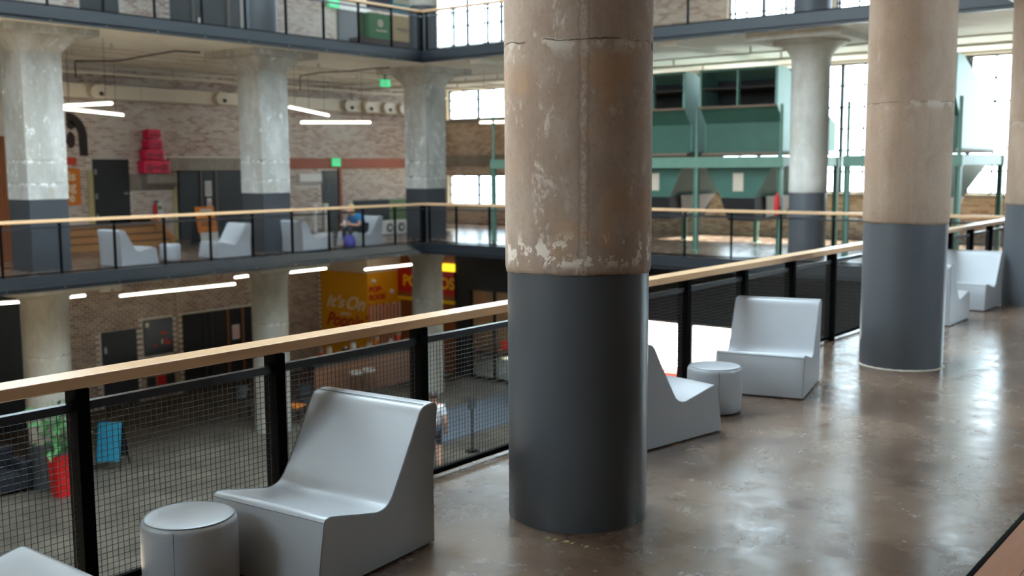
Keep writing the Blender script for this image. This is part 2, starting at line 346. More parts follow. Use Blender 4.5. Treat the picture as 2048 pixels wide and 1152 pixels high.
# walls -------------------------------------------------------------
def wall(name, ax, c0, c1, a0, a1, z0, z1, openings, mat, label):
    us = sorted({a0, a1, *[v for o in openings for v in o[:2] if a0 < v < a1]}); zs = sorted({z0, z1, *[v for o in openings for v in o[2:4] if z0 < v < z1]})
    m = MB()
    for u, u2 in zip(us, us[1:]):
        zc = None
        for z, z2 in zip(zs, zs[1:]):
            if any(o[0] <= (u+u2)/2 <= o[1] and o[2] <= (z+z2)/2 <= o[3] for o in openings):
                if zc is not None: (m.box(u, u2, c0, c1, zc, z) if ax == 1 else m.box(c0, c1, u, u2, zc, z)); zc = None
            elif zc is None: zc = z
        if zc is not None: (m.box(u, u2, c0, c1, zc, z1) if ax == 1 else m.box(c0, c1, u, u2, zc, z1))
    return struct(m.build(name, mat), label)
EW = [  # end wall openings y0,y1,z0,z1, columns, rows
    (21.15, 25.28, .70, 1.75, 6, 3), (21.15, 25.28, 3.70, 4.73, 6, 3), (15.4, 20.0, 3.70, 4.73, 6, 3),
    (9.65, 14.5, 1.25, 4.75, 8, 6), (3.95, 8.75, 1.25, 4.75, 8, 6), (-1.9, 2.9, 1.25, 4.75, 8, 6),
    (21.3, 25.9, 5.65, 9.6, 6, 6), (12.15, 14.3, 5.75, 9.6, 4, 6), (8.6, 11.1, 5.75, 9.6, 4, 6), (3.9, 8.0, 5.75, 9.6, 6, 6), (-1.9, 2.9, 5.75, 9.6, 6, 6),
    (5.2, 22.2, -4.4, -2.82, 10, 1)]
we = wall('wall_end', 0, WE, WE+.35, WN, WF+.35, ZL, RZ+.3, EW, M_mortar_e, 'end brick wall with steel windows')
FWIN = (6.0, 14.35, 6.35, 9.5)
wf = wall('wall_far', 1, WF, WF+.35, WL, WE, ZL, RZ+.3, [FWIN], M_mortar, 'whitewashed brick wall across the atrium')
NWIN = (9.5, 13.3, 2.5, 4.6)
wall('wall_near', 1, WN-.3, WN, WL, WE+.35, ZL, RZ+.3, [NWIN], P('brown_wall_paint', lin(104, 84, 70), .8, 0, .1, 2), 'wall behind the near gallery')
wi = struct(MB().box(NWIN[0], NWIN[1], WN-.18, WN-.1, NWIN[2], NWIN[2]+.06).box(NWIN[0], NWIN[1], WN-.18, WN-.1, NWIN[3]-.06, NWIN[3]).box(NWIN[0], NWIN[0]+.06, WN-.18, WN-.1, NWIN[2], NWIN[3]).box(NWIN[1]-.06, NWIN[1], WN-.18, WN-.1, NWIN[2], NWIN[3]).build('window_14', M_bluesteel), 'steel framed window in the wall behind the near gallery')
me = MB().box(.012, .938, 0, .006, .012, 1.038).mesh('pane'); me.materials.append(M_glass); b = MB()
for c in range(4):
    for r in range(2): o = link('pane', me, wi); o.location = (NWIN[0]+c*.95, WN-.14, NWIN[2]+r*1.05)
    if c: b.box(NWIN[0]+c*.95-.024, NWIN[0]+c*.95+.024, WN-.16, WN-.12, NWIN[2], NWIN[3])
for r in (1,): b.box(NWIN[0], NWIN[1], WN-.16, WN-.12, NWIN[2]+r*1.05-.024, NWIN[2]+r*1.05+.024)
b.build('glazing_bar', M_bluesteel, wi)
portal(((NWIN[0]+NWIN[1])/2, WN-.05, (NWIN[2]+NWIN[3])/2), (0, 1, 0), NWIN[1]-NWIN[0], NWIN[3]-NWIN[2])
LW = [(5.5, 19.0, 5.6, 10.1)]
wall('wall_left', 0, WL-.3, WL, WN-.3, WF+.35, ZL, RZ+.3, LW, M_concrete, 'left end wall of the atrium')
for i, (y0, y1, z0, z1) in enumerate(LW):
    wi = struct(MB().box(WL-.18, WL-.1, y0, y1, z0, z0+.06).box(WL-.18, WL-.1, y0, y1, z1-.06, z1).box(WL-.18, WL-.1, y0, y0+.06, z0, z1).box(WL-.18, WL-.1, y1-.06, y1, z0, z1).build('window_%d' % (15+i), M_bluesteel), 'steel framed window high in the left end wall')
    dw, dh = (y1-y0)/10, (z1-z0)/4; me = MB().box(0, .006, .012, dw-.012, .012, dh-.012).mesh('pane'); me.materials.append(M_glass); b = MB()
    for c in range(10):
        for r in range(4): o = link('pane', me, wi); o.location = (WL-.14, y0+c*dw, z0+r*dh)
        if c: b.box(WL-.16, WL-.12, y0+c*dw-.024, y0+c*dw+.024, z0, z1)
    for r in (1, 2, 3): b.box(WL-.16, WL-.12, y0, y1, z0+r*dh-.024, z0+r*dh+.024)
    b.build('glazing_bar', M_bluesteel, wi)
portal((WL-.05, 12.25, 7.85), (1, 0, 0), 4.5, 13.5)
struct(MB().box(-120, WL-.5, -80, 100, ZL-.3, ZL-.1).build('ground_street', M_outside), 'pale paving beyond the left end wall')
for i, (y0, y1, z0, z1, nc, nr) in enumerate(EW):
    wi = struct(MB().box(WE+.10, WE+.18, y0, y0+.05, z0, z1).box(WE+.10, WE+.18, y1-.05, y1, z0, z1).box(WE+.10, WE+.18, y0, y1, z0, z0+.05).box(WE+.10, WE+.18, y0, y1, z1-.05, z1).build('window_%d' % (i+1), M_bluesteel),
                'steel framed window in the end wall')
    dw = (y1-y0)/nc; dh = (z1-z0)/nr
    me = MB().box(0, .006, .012, dw-.012, .012, dh-.012).mesh('pane'); me.materials.append(M_glass)
    rnd = random.Random(i); b = MB(); b2 = MB()
    for c in range(nc):
        for r in range(nr):
            o = link('pane', me, wi); o.location = (WE+.14, y0+c*dw, z0+r*dh)
        if c: (b2 if c % 2 == 0 else b).box(WE+(.08 if c % 2 == 0 else .12), WE+.16, y0+c*dw-(.05 if c % 2 == 0 else .024), y0+c*dw+(.05 if c % 2 == 0 else .024), z0, z1)
    for r in range(1, nr): b.box(WE+.12, WE+.16, y0, y1, z0+r*dh-.024, z0+r*dh+.024)
    if nr >= 5:   # opening sash: a heavier frame over the middle panes
        q = dw*2; b2.box(WE+.09, WE+.17, y0+q, y1-q, z0+2*dh-.03, z0+2*dh+.03); b2.box(WE+.09, WE+.17, y0+q, y1-q, z0+4*dh-.03, z0+4*dh+.03)
    b.build('glazing_bar', M_bluesteel, wi)
    if b2.v: b2.build('mullion', M_bluesteel, wi)
    if z0 > 0: MB().box(WE-.06, WE+.1, y0-.1, y1+.1, z0-.09, z0-.001).build('window_sill', M_concrete, wi)

wi = struct(MB().box(FWIN[0], FWIN[1], WF+.1, WF+.18, FWIN[2], FWIN[2]+.06).box(FWIN[0], FWIN[1], WF+.1, WF+.18, FWIN[3]-.06, FWIN[3]).box(FWIN[0], FWIN[0]+.06, WF+.1, WF+.18, FWIN[2], FWIN[3]).box(FWIN[1]-.06, FWIN[1], WF+.1, WF+.18, FWIN[2], FWIN[3]).build('window_13', M_bluesteel), 'steel framed window high in the far wall')
me = MB().box(.012, .823, 0, .006, .012, .775).mesh('pane'); me.materials.append(M_glass); b = MB()
for c in range(10):
    for r in range(4): o = link('pane', me, wi); o.location = (FWIN[0]+c*.835, WF+.14, FWIN[2]+r*.7875)
    if c: b.box(FWIN[0]+c*.835-.024, FWIN[0]+c*.835+.024, WF+.12, WF+.16, FWIN[2], FWIN[3])
for r in range(1, 4): b.box(FWIN[0], FWIN[1], WF+.12, WF+.16, FWIN[2]+r*.7875-.024, FWIN[2]+r*.7875+.024)
b.build('glazing_bar', M_bluesteel, wi)
portal(((FWIN[0]+FWIN[1])/2, WF+.05, (FWIN[2]+FWIN[3])/2), (0, -1, 0), FWIN[1]-FWIN[0], FWIN[3]-FWIN[2])
struct(MB().box(-7.9, 60, WF+.5, 120, ZL-.3, ZL-.1).build('ground_yard', M_outside), 'pale paving beyond the far wall')
for y0, y1, z0, z1 in ((-1.9, 25.3, .7, 4.75), (-1.9, 25.9, 5.65, 9.6), (5.2, 22.2, -4.4, -2.82)):
    portal((WE+.05, (y0+y1)/2, (z0+z1)/2), (-1, 0, 0), z1-z0, y1-y0)

def bricks(parent, ax, c, a0, a1, z0, z1, skip, mat, n_single, key=None, prot=.012, group_zone=None):
    "running bond, one solid per brick standing proud of the mortar: the nearest n_single as parts, the rest joined"
    L, H = .197, .059; spots = []
    for r in range(math.floor(z0/.077), math.ceil(z1/.077)):
        off = .5 if (abs(r) % 2) else 0
        for k in range(math.floor(a0/.217)-1, math.ceil(a1/.217)+1):
            u = (k+off)*.217+.010; z = r*.077+.009
            if u < a0 or u+L > a1 or z < z0 or z+H > z1: continue
            if any(u < s[1] and u+L > s[0] and z < s[3] and z+H > s[2] for s in skip): continue
            spots.append((u, z))
    if key: spots.sort(key=key)
    single = spots[:n_single] if n_single else []; rest = spots[len(single):]
    def bx(m, u, z, p):
        y = c-p
        vs = [(u, c+.004, z), (u+L, c+.004, z), (u+L, c+.004, z+H), (u, c+.004, z+H), (u+.004, y, z+.004), (u+L-.004, y, z+.004), (u+L-.004, y, z+H-.004), (u+.004, y, z+H-.004)]
        if ax == 0: vs = [(b, a, zz) for a, b, zz in vs]
        m.add(vs, [(4, 5, 6, 7), (0, 1, 5, 4), (1, 2, 6, 5), (2, 3, 7, 6), (3, 0, 4, 7)])
    if single:
        cc = c; m = MB(); c_save = c
        m2 = MB(); bx(m2, 0, 0, prot); me = m2.mesh('brick'); me.materials.append(mat)
        for u, z in single:
            o = bpy.data.objects.new('brick', me); COL.objects.link(o); o.parent = parent
            o.location = (u, 0, z) if ax == 1 else (0, u, z)
    m = MB()
    for u, z in rest: bx(m, u, z, prot*random.uniform(.5, 1.25))
    if rest: m.build('brickwork', mat, parent)['kind'] = 'stuff'
def near_key(c, ax): return lambda s: (s[0] if ax == 1 else c)**2+(c if ax == 1 else s[0])**2+(s[1]-2)**2
# fixtures on the far wall, in (x0,x1,z0,z1)
DOOR = (15.02, 16.06, .51, 2.29); ELEV = (17.58, 19.86, 0, 1.97); LEDGE = (16.45, 17.5, 1.45, 1.9)
LINT = (17.3, 19.95, 1.97, 2.33); DOOR2 = (23.05, 23.76, 0, 1.94); WPANEL = (21.95, 22.95, 1.45, 1.83); BLKOPEN = (24.4, 27.0, 0, .92)
skip2 = [DOOR, ELEV, (16.05, 17.55, 1.42, 1.9), LINT, DOOR2, WPANEL, BLKOPEN, (12.5, 16.1, 0, .55)]
bricks(wf, 1, WF, 14.2, 27.6, 0, 4.75, skip2, M_brick, 300, lambda s: 0 if (14.25 < s[0] < 17.4 and .5 < s[1] < 2.35) else 1+near_key(WF, 1)(s))
LDOOR = (15.02, 16.06, ZL, -2.4); LPOST = (16.3, 17.24, -3.25, -2.22); LELEV = (17.57, 20.12, ZL, -2.2)
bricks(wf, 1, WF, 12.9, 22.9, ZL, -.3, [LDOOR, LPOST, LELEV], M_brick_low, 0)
bricks(wf, 1, WF, 12.8, 27.6, ZU, 8.0, [(FWIN[0]-.05, FWIN[1]+.05, FWIN[2]-.05, FWIN[3]+.05), (14.9, 16.0, ZU, 7.6), (17.6, 20.0, ZU, 7.3), (23.9, 25.0, ZU, 7.2)], M_brick, 0)
sk_e = [(o[0]-.02, o[1]+.02, o[2]-.1, o[3]+.02) for o in EW]
bricks(we, 0, WE, 3.6, 26.1, 0, 4.78, sk_e, M_brick_e, 300, lambda s: s[0]**2+(s[1]-1)**2 if s[0] > 5.2 else 900)
bricks(we, 0, WE, 9.0, 26.1, ZU, 8.2, sk_e, M_brick_e, 0)
# concrete bands
MB().box(LINT[0], LINT[1], WF-.09, WF, LINT[2], LINT[3]).build('lintel', M_concrete, wf)
MB().box(16.1, 17.5, WF-.03, WF, 1.42, 1.9).build('concrete_patch', M_concrete, wf)
MB().prism([(WF-.24, 1.62), (WF-.24, 1.9), (WF, 1.9), (WF, 1.42)], 0, 16.5, 17.45).build('ledge', M_concrete, wf)
MB().prism([(WF-.16, 1.6), (WF-.16, 1.83), (WF, 1.83), (WF, 1.45)], 0, 21.98, 22.92).build('ledge', M_white, wf)
MB().box(21.2, 27.0, WF-.03, WF, 2.0, 2.34).build('brick_band', P('red_brick_band', lin(150, 92, 78), .9, 0, .2, 12), wf)
MB().box(14.86, 15.02, WF-.03, WF, .5, 2.0).build('door_jamb', P('yellowed_jamb', lin(186, 176, 128), .8, 0, .1), wf)
MB().box(17.45, 17.57, WF-.03, WF, 0, 2.1).build('door_jamb', MATS['yellowed_jamb'], wf)
MB().box(WE-.08, WE, 15.2, 26.1, 2.05, 2.45).build('lintel', M_concrete, we)
MB().box(WE-.12, WE, -1.9, 26.1, 4.76, 4.78).build('window_head', M_ceil, we)
for yy in (9.15, 3.38): MB().box(WE-.12, WE, yy-.4, yy+.4, 0, 4.78).build('pier', M_mortar_e, we)

# ------------------------------------------------------------------ columns
def round_column(x, y, z0, z1, rp, rc, paint, m_c, m_p, label, cap=(.42, .75), grout=False, group='round concrete columns', n=64):
    t = thing('concrete_column', (x, y, z0), label, 'column', group)
    rnd = random.Random(int(x*100+y*10))
    ph = [rnd.uniform(0, 6.28) for _ in range(4)]
    if paint:
        MB().lathe([(rp, z0), (rp, z0+paint)], (x, y), n).build('painted_base', m_p, t)
    zc = z0+(paint or 0)
    def jit(k, i):
        if k > 1 or not paint: return 0
        a = 2*math.pi*i/n; return .006*math.sin(2*a+ph[0])+.003*math.sin(5*a+ph[1])+.002*math.sin(17*a+ph[2])
    ch, cr = cap
    prof = [(rp-.01, zc-.012), (rc-.006, zc-.008), (rc, zc+.02)] if paint else [(rc, zc)]
    k = 10; ztop = z1-.14
    prof += [(rc, zc+(ztop-ch-zc)*i/12) for i in range(1, 13)]
    MB().lathe(prof, (x, y), n, True, jit).build('shaft', m_c, t)
    cp = [(rc, ztop-ch)]+[(rc+(cr-rc)*(1-math.cos(math.pi/2*i/k))**.9, ztop-ch+ch*math.sin(math.pi/2*i/k)*.9) for i in range(1, k+1)]+[(cr, ztop)]
    MB().lathe(cp, (x, y), n).build('capital', m_c, t)
    MB().box(x-1.05, x+1.05, y-1.05, y+1.05, ztop, z1).build('drop_panel', m_c, t)
    if grout:
        MB().lathe([(rp+.02, z0), (rp+.016, z0+.004), (rp, z0+.009)], (x, y), n, True, lambda k, i: .002*math.sin(i*1.7)).build('grout_ring', M_white_grout, t)
    return t
Z2 = ZU-.27
round_column(CX[0], CY[0], 0, Z2, .402, .414, 1.43, M_col_main, M_grey, 'largest round concrete column with peeling plaster, beside the nearest lounge chair', n=96)
round_column(CX[1], CY[0], 0, Z2, .399, .408, 1.44, M_col_near, M_grey, 'second round concrete column along the near railing, with white grout at its foot', grout=True, n=96)
round_column(CX[2], CY[0], 0, Z2, .40, .408, 1.44, M_col_near, M_grey, 'round concrete column at the right edge of the picture, by the farthest lounge chair')
round_column(CX[3], CY[0], 0, Z2, .40, .408, 1.44, M_col_near, M_grey, 'round concrete column beyond the farthest near-side chair, by the end windows')
round_column(CX[3], CY[1], 0, Z2, .40, .41, 1.42, M_col_pale, M_grey, 'round rust-stained column between the two green hopper machines', (.42, .80))
round_column(CX[3], CY[2], 0, Z2, .40, .41, 1.42, M_col_pale, M_grey, 'round column behind the largest column, in front of the green hoppers', (.42, .80))
for i, x in enumerate(CX[1:]):
    nm = ['left edge of the picture, beside the orange wall sign', 'the elevator doors and the far lounge chairs', 'the corner of the far railing'][i]
    t = thing('square_column', (x, CY[3], 0), 'square patchy concrete column with slate grey base at '+nm, 'column', 'square columns of the far gallery')
    y = CY[3]; h = .405
    MB().box(x-h, x+h, y-h, y+h, 0, 1.43).build('painted_base', M_grey_far, t)
    MB().box(x-h-.008, x+h+.008, y-h-.008, y+h+.008, 1.425, 4.3).build('shaft', M_col_far, t)
    def ring(k, z): return [(x-k, y-k, z), (x+k, y-k, z), (x+k, y+k, z), (x-k, y+k, z)]
    MB().hull(ring(h+.008, 4.3), ring(.66, 4.63)).build('capital', M_col_far, t)
    MB().box(x-.95, x+.95, y-.95, y+.95, 4.63, Z2).build('drop_panel', M_col_far, t)
    nm = ['beside the red planter', 'right of the black ground floor doors', 'in front of the popcorn shop'][i]
    round_column(x, CY[3], ZL, -.27, .47, .44, .95 if i == 0 else 0, M_col_low, M_grey_far, 'round pale ground floor column '+nm, (.40, .66), group='ground floor columns')
    if i: round_column(x, CY[3], ZU, RZ, .40, .41, 1.45, M_col_pale, M_grey_far, 'round column of the upper gallery '+['above the elevator bay', 'beside the green and beige boards'][i-1], (.42, .75), group='upper gallery columns')
round_column(CX[3], CY[1], ZU, RZ, .40, .41, 1.45, M_col_pale, M_grey_far, 'round column of the upper gallery above the green hoppers', (.42, .75), group='upper gallery columns')
# collar around the ground floor column by the planter
# ------------------------------------------------------------------ railings
PITCH = 1.14
def panel_mesh():
    m = MB(); L = PITCH-.06; n = 36; r = .0018
    for i in range(n):
        u = -L/2+L*(i+.5)/n; m.tube((u, -.0022, .05), (u, -.0022, .90), r, 4, None, False)
    for k in range(29):
        z = .05+.85*(k+.5)/29; m.tube((-L/2, .0022, z), (L/2, .0022, z), r, 4, None, False)
    me = m.mesh('mesh_panel'); me.materials.append(M_wire); return me
PANEL = panel_mesh()
POSTM = MB().box(-.011, .011, -.035, .035, -.2, 1.0).box(-.045, .045, -.035, .035, .985, 1.0).mesh('post'); POSTM.materials.append(M_black)
POSTB = MB().box(-.032, .032, -.05, .05, 0, 1.0).mesh('post'); POSTB.materials.append(M_black)
def railing(name, label, p0, ps, end, zf, axis, hm, side, wide=False):
    "ps: positions of posts along the axis; p0: fixed coordinate"
    def pt(u, v, z): return (u, v, z) if axis == 0 else (v, u, z)
    t = thing(name, pt(ps[0], p0, zf), label, 'railing', 'balcony railings')
    rz = 0 if axis == 0 else math.pi/2
    for u in ps:
        o = link('post', POSTB if wide else POSTM, t); o.location = pt(u, p0, zf); o.rotation_euler = (0, 0, rz)
    allp = list(ps)+([end] if end is not None else [])
    allp.sort()
    for a, b in zip(allp, allp[1:]):
        o = link('mesh_panel', PANEL, t); o.location = pt((a+b)/2, p0, zf); o.rotation_euler = (0, 0, rz); o.scale = ((b-a-.06)/(PITCH-.06), 1, 1); o['kind'] = 'stuff'
        for nm, z0, z1, hw, mt in (('top_bar', .895, .935, .02, M_bar), ('bottom_bar', .02, .052, .016, M_black)):
            q0, q1 = pt(a+.02, p0-hw, 0), pt(b-.02, p0+hw, 0); MB().box(q0[0], q1[0], q0[1], q1[1], zf+z0, zf+z1).build(nm, mt, t)
    a, b = allp[0]-.08, allp[-1]+.08; n = max(1, round((b-a)/3.3))
    for i in range(n):
        u0, u1 = a+(b-a)*i/n+.001, a+(b-a)*(i+1)/n-.001; q0, q1 = pt(u0, p0-.08, 0), pt(u1, p0+.08, 0)
        MB().box(q0[0], q1[0], q0[1], q1[1], zf+1.012, zf+1.068).build('handrail_board', hm, t, .004)
    if wide:
        MB().box(a, b, p0-.03, p0+.03, zf+1.0, zf+1.013).build('rail_plate', M_black, t)
    return t
railing('balcony_railing', 'near balcony railing with broad maple handrail and woven wire panels', YR, [2.45+PITCH*k for k in range(-4, 16)], XE-.1, 0, 0, M_rail, 1, True)
R_far = railing('balcony_railing', 'far balcony railing at chair level across the atrium, left of its corner', YO, [XE-1.139*k for k in range(0, 17)], None, 0, 0, M_rail, 1)
railing('balcony_railing', 'end balcony railing at chair level in front of the green hoppers', XE, [YO-.17]+[YO-1.13*k for k in range(1, 13)], YR+.24, 0, 1, M_rail_y, 1)
R_up = railing('balcony_railing', 'upper balcony railing above the far gallery, left of its corner', YO, [XE-1.139*k for k in range(0, 17)], None, ZU, 0, M_rail, 1)
railing('balcony_railing', 'upper balcony railing along the end of the atrium, above the green hoppers', XE, [YO-.17]+[YO-1.13*k for k in range(1, 13)], YR+.1, ZU, 1, M_rail_y, 1)
for z, r_ in ((0, R_far), (ZU, R_up)): MB().box(XE-.09, XE, YO, YO+.09, z, z+1.0).build('corner_post', M_black, r_, .005)

# ------------------------------------------------------------------ lounge chairs and stools
def chair_mesh():
    # side outline (s = depth from rear, z), front at s=.90
    def arc(p0, p1, p2, n):
        return [((1-t)**2*p0[0]+2*t*(1-t)*p1[0]+t*t*p2[0], (1-t)**2*p0[1]+2*t*(1-t)*p1[1]+t*t*p2[1]) for t in [i/n for i in range(n+1)]]
    out = [(0, .012), (.0, .40), (-.035, .70)]
    out += arc((-.04, .735), (-.035, .77), (.01, .768), 4)
    out += arc((.05, .766), (.10, .762), (.125, .705), 5)
    out += [(.185, .60), (.26, .475)]
    out += arc((.325, .37), (.375, .285), (.47, .297), 7)
    out += [(.60, .325), (.74, .358)]
    out += arc((.79, .368), (.832, .374), (.838, .345), 4)
    out += [(.86, .22), (.895, .012)]
    return out
PROF = chair_mesh(); CW = .775
def build_chair(label, group, loc, rz):
    t = thing('lounge_chair', loc, label, 'chair', group, rz)
    m = MB(); n = len(PROF); ws = [0, .006, .03, .12, .26, .3875, .515, .655, .745, .769, .775]
    for w in ws:
        e = min(w, CW-w); k = 1 if e > .02 else (.985 if e > .001 else .965)
        bul = math.sin(math.pi*w/CW)
        for s, z in PROF:
            c = (.42, .36); ss = c[0]+(s-c[0])*(1-(1-k)*.35); zz = z if z < .02 else c[1]+(z-c[1])*(1-(1-k)*.35)
            if .4 < s < .82 and z > .25: zz += .006*bul
            m.v.append((ss, w-CW/2, zz))
    for j in range(len(ws)-1):
        for i in range(n):
            m.f.append((j*n+i, j*n+(i+1) % n, (j+1)*n+(i+1) % n, (j+1)*n+i)); m.sm.append(True)
    for j, fl in ((0, False), (len(ws)-1, True)):
        b = j*n; m.f.append(tuple(b+i for i in (range(n) if fl else reversed(range(n))))); m.sm.append(False)
    # build at the origin, then place with the root
    me = m.mesh('upholstery'); me.materials.append(M_vinyl); o = bpy.data.objects.new('upholstery', me); COL.objects.link(o); o.parent = t
    es = o.modifiers.new('edge', 'EDGE_SPLIT'); es.split_angle = math.radians(48)
    p = MB()
    for sgn in (-1, 1):
        y = sgn*(CW/2-.004); pts = [(.42+(s-.42)*.992, y, .36+(z-.36)*.992 if z > .02 else z) for s, z in PROF[1:]]
        p = MB().path(pts, .0028, 5); me = p.mesh('piping'); me.materials.append(M_pipe); q = bpy.data.objects.new('piping', me); COL.objects.link(q); q.parent = t
    for (s, z) in ((.068, .7665), (.8375, .352)):
        me = MB().tube((s, -CW/2+.01, z), (s, CW/2-.01, z), .0022, 5).mesh('seam'); me.materials.append(M_seam); q = bpy.data.objects.new('seam', me); COL.objects.link(q); q.parent = t
    me = MB().box(.03, .87, -CW/2+.03, CW/2-.03, 0, .014).mesh('plinth'); me.materials.append(M_plinth); q = bpy.data.objects.new('plinth', me); COL.objects.link(q); q.parent = t
    return t
def build_stool(label, group, loc):
    t = thing('round_stool', loc, label, 'stool', group); r = .222
    def pt(m, nm, mt):
        me = m.mesh(nm); me.materials.append(mt); q = bpy.data.objects.new(nm, me); COL.objects.link(q); q.parent = t; return q
    pt(MB().lathe([(r-.012, .012), (r-.002, .03), (r, .1), (r+.002, .2), (r, .33), (r-.001, .35), (r-.008, .366), (r-.02, .375), (r-.04, .379), (.1, .384), (.01, .385)], (0, 0), 64), 'upholstery', M_vinyl)
    m = MB(); N = 48
    for i in range(N):
        a, b = 2*math.pi*i/N, 2*math.pi*(i+1)/N; rr = r-.016
        m.tube((rr*math.cos(a), rr*math.sin(a), .3745), (rr*math.cos(b), rr*math.sin(b), .3745), .0028, 5, None, False)
    pt(m, 'piping', M_pipe)
    pt(MB().tube((-r*.80, -r*.603, .03), (-r*.80, -r*.603, .36), .0018, 5), 'seam', M_seam)
    pt(MB().lathe([(r-.03, 0), (r-.03, .014)], (0, 0), 32, False), 'plinth', M_plinth)
    return t
def place(src, label, loc, rz):
    c = copy_tree(src); c.location = loc; c.rotation_euler = (0, 0, rz); c['label'] = label; return c
def rearnear(x, y, dx, dy, near='R'):
    "root position and heading for a chair whose rear corner on the given side stands at x,y and which faces dx,dy"
    a = math.atan2(dy, dx); s = 1 if near == 'R' else -1     # R: that corner is on the chair's right hand (local -y)
    lx, ly = 0, s*CW/2; return (x+lx*math.cos(a)-ly*math.sin(a), y+lx*math.sin(a)+ly*math.cos(a), 0), a
G1, G2 = 'grey lounge chairs along the near railing', 'grey lounge chairs along the far railing'
loc, a = rearnear(3.975, 3.69, -.996, -.087, 'L')
C1 = build_chair('nearest silver-grey vinyl lounge chair, beside the largest column and facing left', G1, loc, a)
loc, a = rearnear(6.17, 3.72, .984, -.175, 'R'); place(C1, 'grey lounge chair half hidden behind the largest column, facing right', loc, a)
loc, a = rearnear(9.29, 3.705, -.972, -.231, 'L'); place(C1, 'wide-open grey lounge chair between the two nearest columns, behind a round stool', loc, a)
loc, a = rearnear(1.30, 3.64, 1, 0.0, 'R'); place(C1, 'grey lounge chair seat cut off at the bottom left corner', loc, a)
loc, a = rearnear(13.42, 3.70, 1, 0.0, 'R'); place(C1, 'grey lounge chair peeking out behind the second column, seen from its side', loc, a)
loc, a = rearnear(15.98, 3.71, -1, -.0, 'L'); place(C1, 'farthest grey lounge chair on the near gallery, between second and rightmost columns', loc, a)
loc, a = rearnear(11.78, 19.6, 1, .04, 'R'); c = place(C1, 'far gallery lounge chair with its back to the left, in front of the wooden steps', loc, a); c['group'] = G2
loc, a = rearnear(15.05, 19.6, -1, .05, 'L'); c = place(C1, 'far gallery lounge chair facing left, in front of the elevator doors', loc, a); c['group'] = G2
loc, a = rearnear(16.40, 19.37, 1, .0, 'R'); c = place(C1, 'far gallery lounge chair facing right, next to the middle square column', loc, a); c['group'] = G2
loc, a = rearnear(19.28, 19.62, -1, .04, 'L'); c = place(C1, 'far gallery lounge chair in which the woman in blue sits', loc, a); c['group'] = G2
S1 = build_stool('round grey vinyl stool in front of the nearest lounge chair', 'round grey stools', (2.79, 4.17, 0))
for lb, l in (('round grey stool between the two chairs right of the largest column', (7.63, 3.93, 0)), ('round grey stool between the far chairs by the wooden steps', (13.25, 20.1, 0)), ('round grey stool beside the woman in blue', (17.72, 20.1, 0))):
    place(S1, lb, l, 0)
# worn tape scrap and wooden platform
tp = MB(); rr = random.Random(3)
for i in range(7):
    a = hit(1098+i*16+rr.uniform(-5, 5), 1076+i*3.6, 2, 0); q = rr.uniform(.006, .03); an = rr.uniform(0, 3); tp.add([(a.x+q*rr.uniform(.5, 1.3)*math.cos(an+k*1.047), a.y+q*.6*rr.uniform(.5, 1.3)*math.sin(an+k*1.047), .0012) for k in range(6)], [(0, 1, 2, 3, 4, 5)])
tag(tp.build('floor_tape', M_tape), 'scraps of worn yellow tape on the floor at the foot of the largest column', 'tape')
pf = thing('wooden_platform', (6, .5, 0), 'low platform of orange wooden planks in the bottom right corner', 'platform')
MB().box(2.2, 9.5, -1.6, 1.03, 0, .36).build('platform_base', M_dark, pf)
MB().box(2.2, 9.5, 1.03, 1.05, .0, .40).build('edge_trim', M_black, pf)
for j in range(5):
    y1 = 1.028-j*.145
    for k in range(4):
        x0 = 2.2+k*1.82+(.6 if j % 2 else 0)
        MB().box(x0, min(9.5, x0+1.816), y1-.142, y1, .36, .398).build('plank', M_plank, pf, .002)

# ------------------------------------------------------------------ lamps
def tube_light(p, q, label, zc, group='linear tube lights', ht=.022):
    p = Vector(p); q = Vector(q); mid = (p+q)/2; t = thing('tube_light', mid, label, 'light', group)
    MB().tube(p, q, ht, 8).build('tube', M_tube, t)
    d = (q-p).normalized(); up = Vector((0, 0, .045))
    MB().tube(p+up, q+up, .016, 6).build('housing', M_white, t)
    for f in (.12, .88):
        a = p.lerp(q, f)+up; MB().tube(a, (a.x, a.y, zc-.003), .004, 4).build('suspension_wire', M_black, t)
def at(px, py, z): return hit(px, py, 2, z)
for (a, b, z, lb) in [((128, 212), (224, 207), 3.4, 'upper lit tube of the crossed pair left of the pink boxes'), ((120, 217), (246, 230), 3.42, 'lower lit tube of the crossed pair left of the pink boxes'),
                      ((579, 214.5), (657, 231), 3.6, 'slanting lit tube right of the middle square column'), ((602, 245), (741, 245), 3.3, 'level lit tube above the green exit sign and far door'),
                      ((960, 245), (1030, 244), 3.3, 'lit tube below the small corner window')]:
    tube_light(at(*a, z), at(*b, z), lb, Z2)
for (a, b, lb) in [((-60, 611), (40, 604), 'ground floor lit tube at the left edge of the picture'), ((110, 598), (170, 591), 'short lit tube right of the leftmost ground floor column'), ((240, 592), (470, 568), 'longest lit tube over the ground floor, above the black door and poster'),
                   ((470, 555), (520, 549), 'lit tube end just left of the middle ground floor column'), ((575, 545.5), (652, 537), 'lit tube between the middle ground floor column and the yellow shop'), ((730, 539), (827, 529), 'lit tube in front of the yellow popcorn shop')]:
    tube_light(at(*a, -1.0), at(*b, -1.0), lb, -.27)
tube_light((14.4, -1.1, 3.6), (16.6, -.9, 3.6), 'unseen fill tube added over the near gallery beyond the right edge', Z2)  # lamp added out of view as warm fill for the near gallery

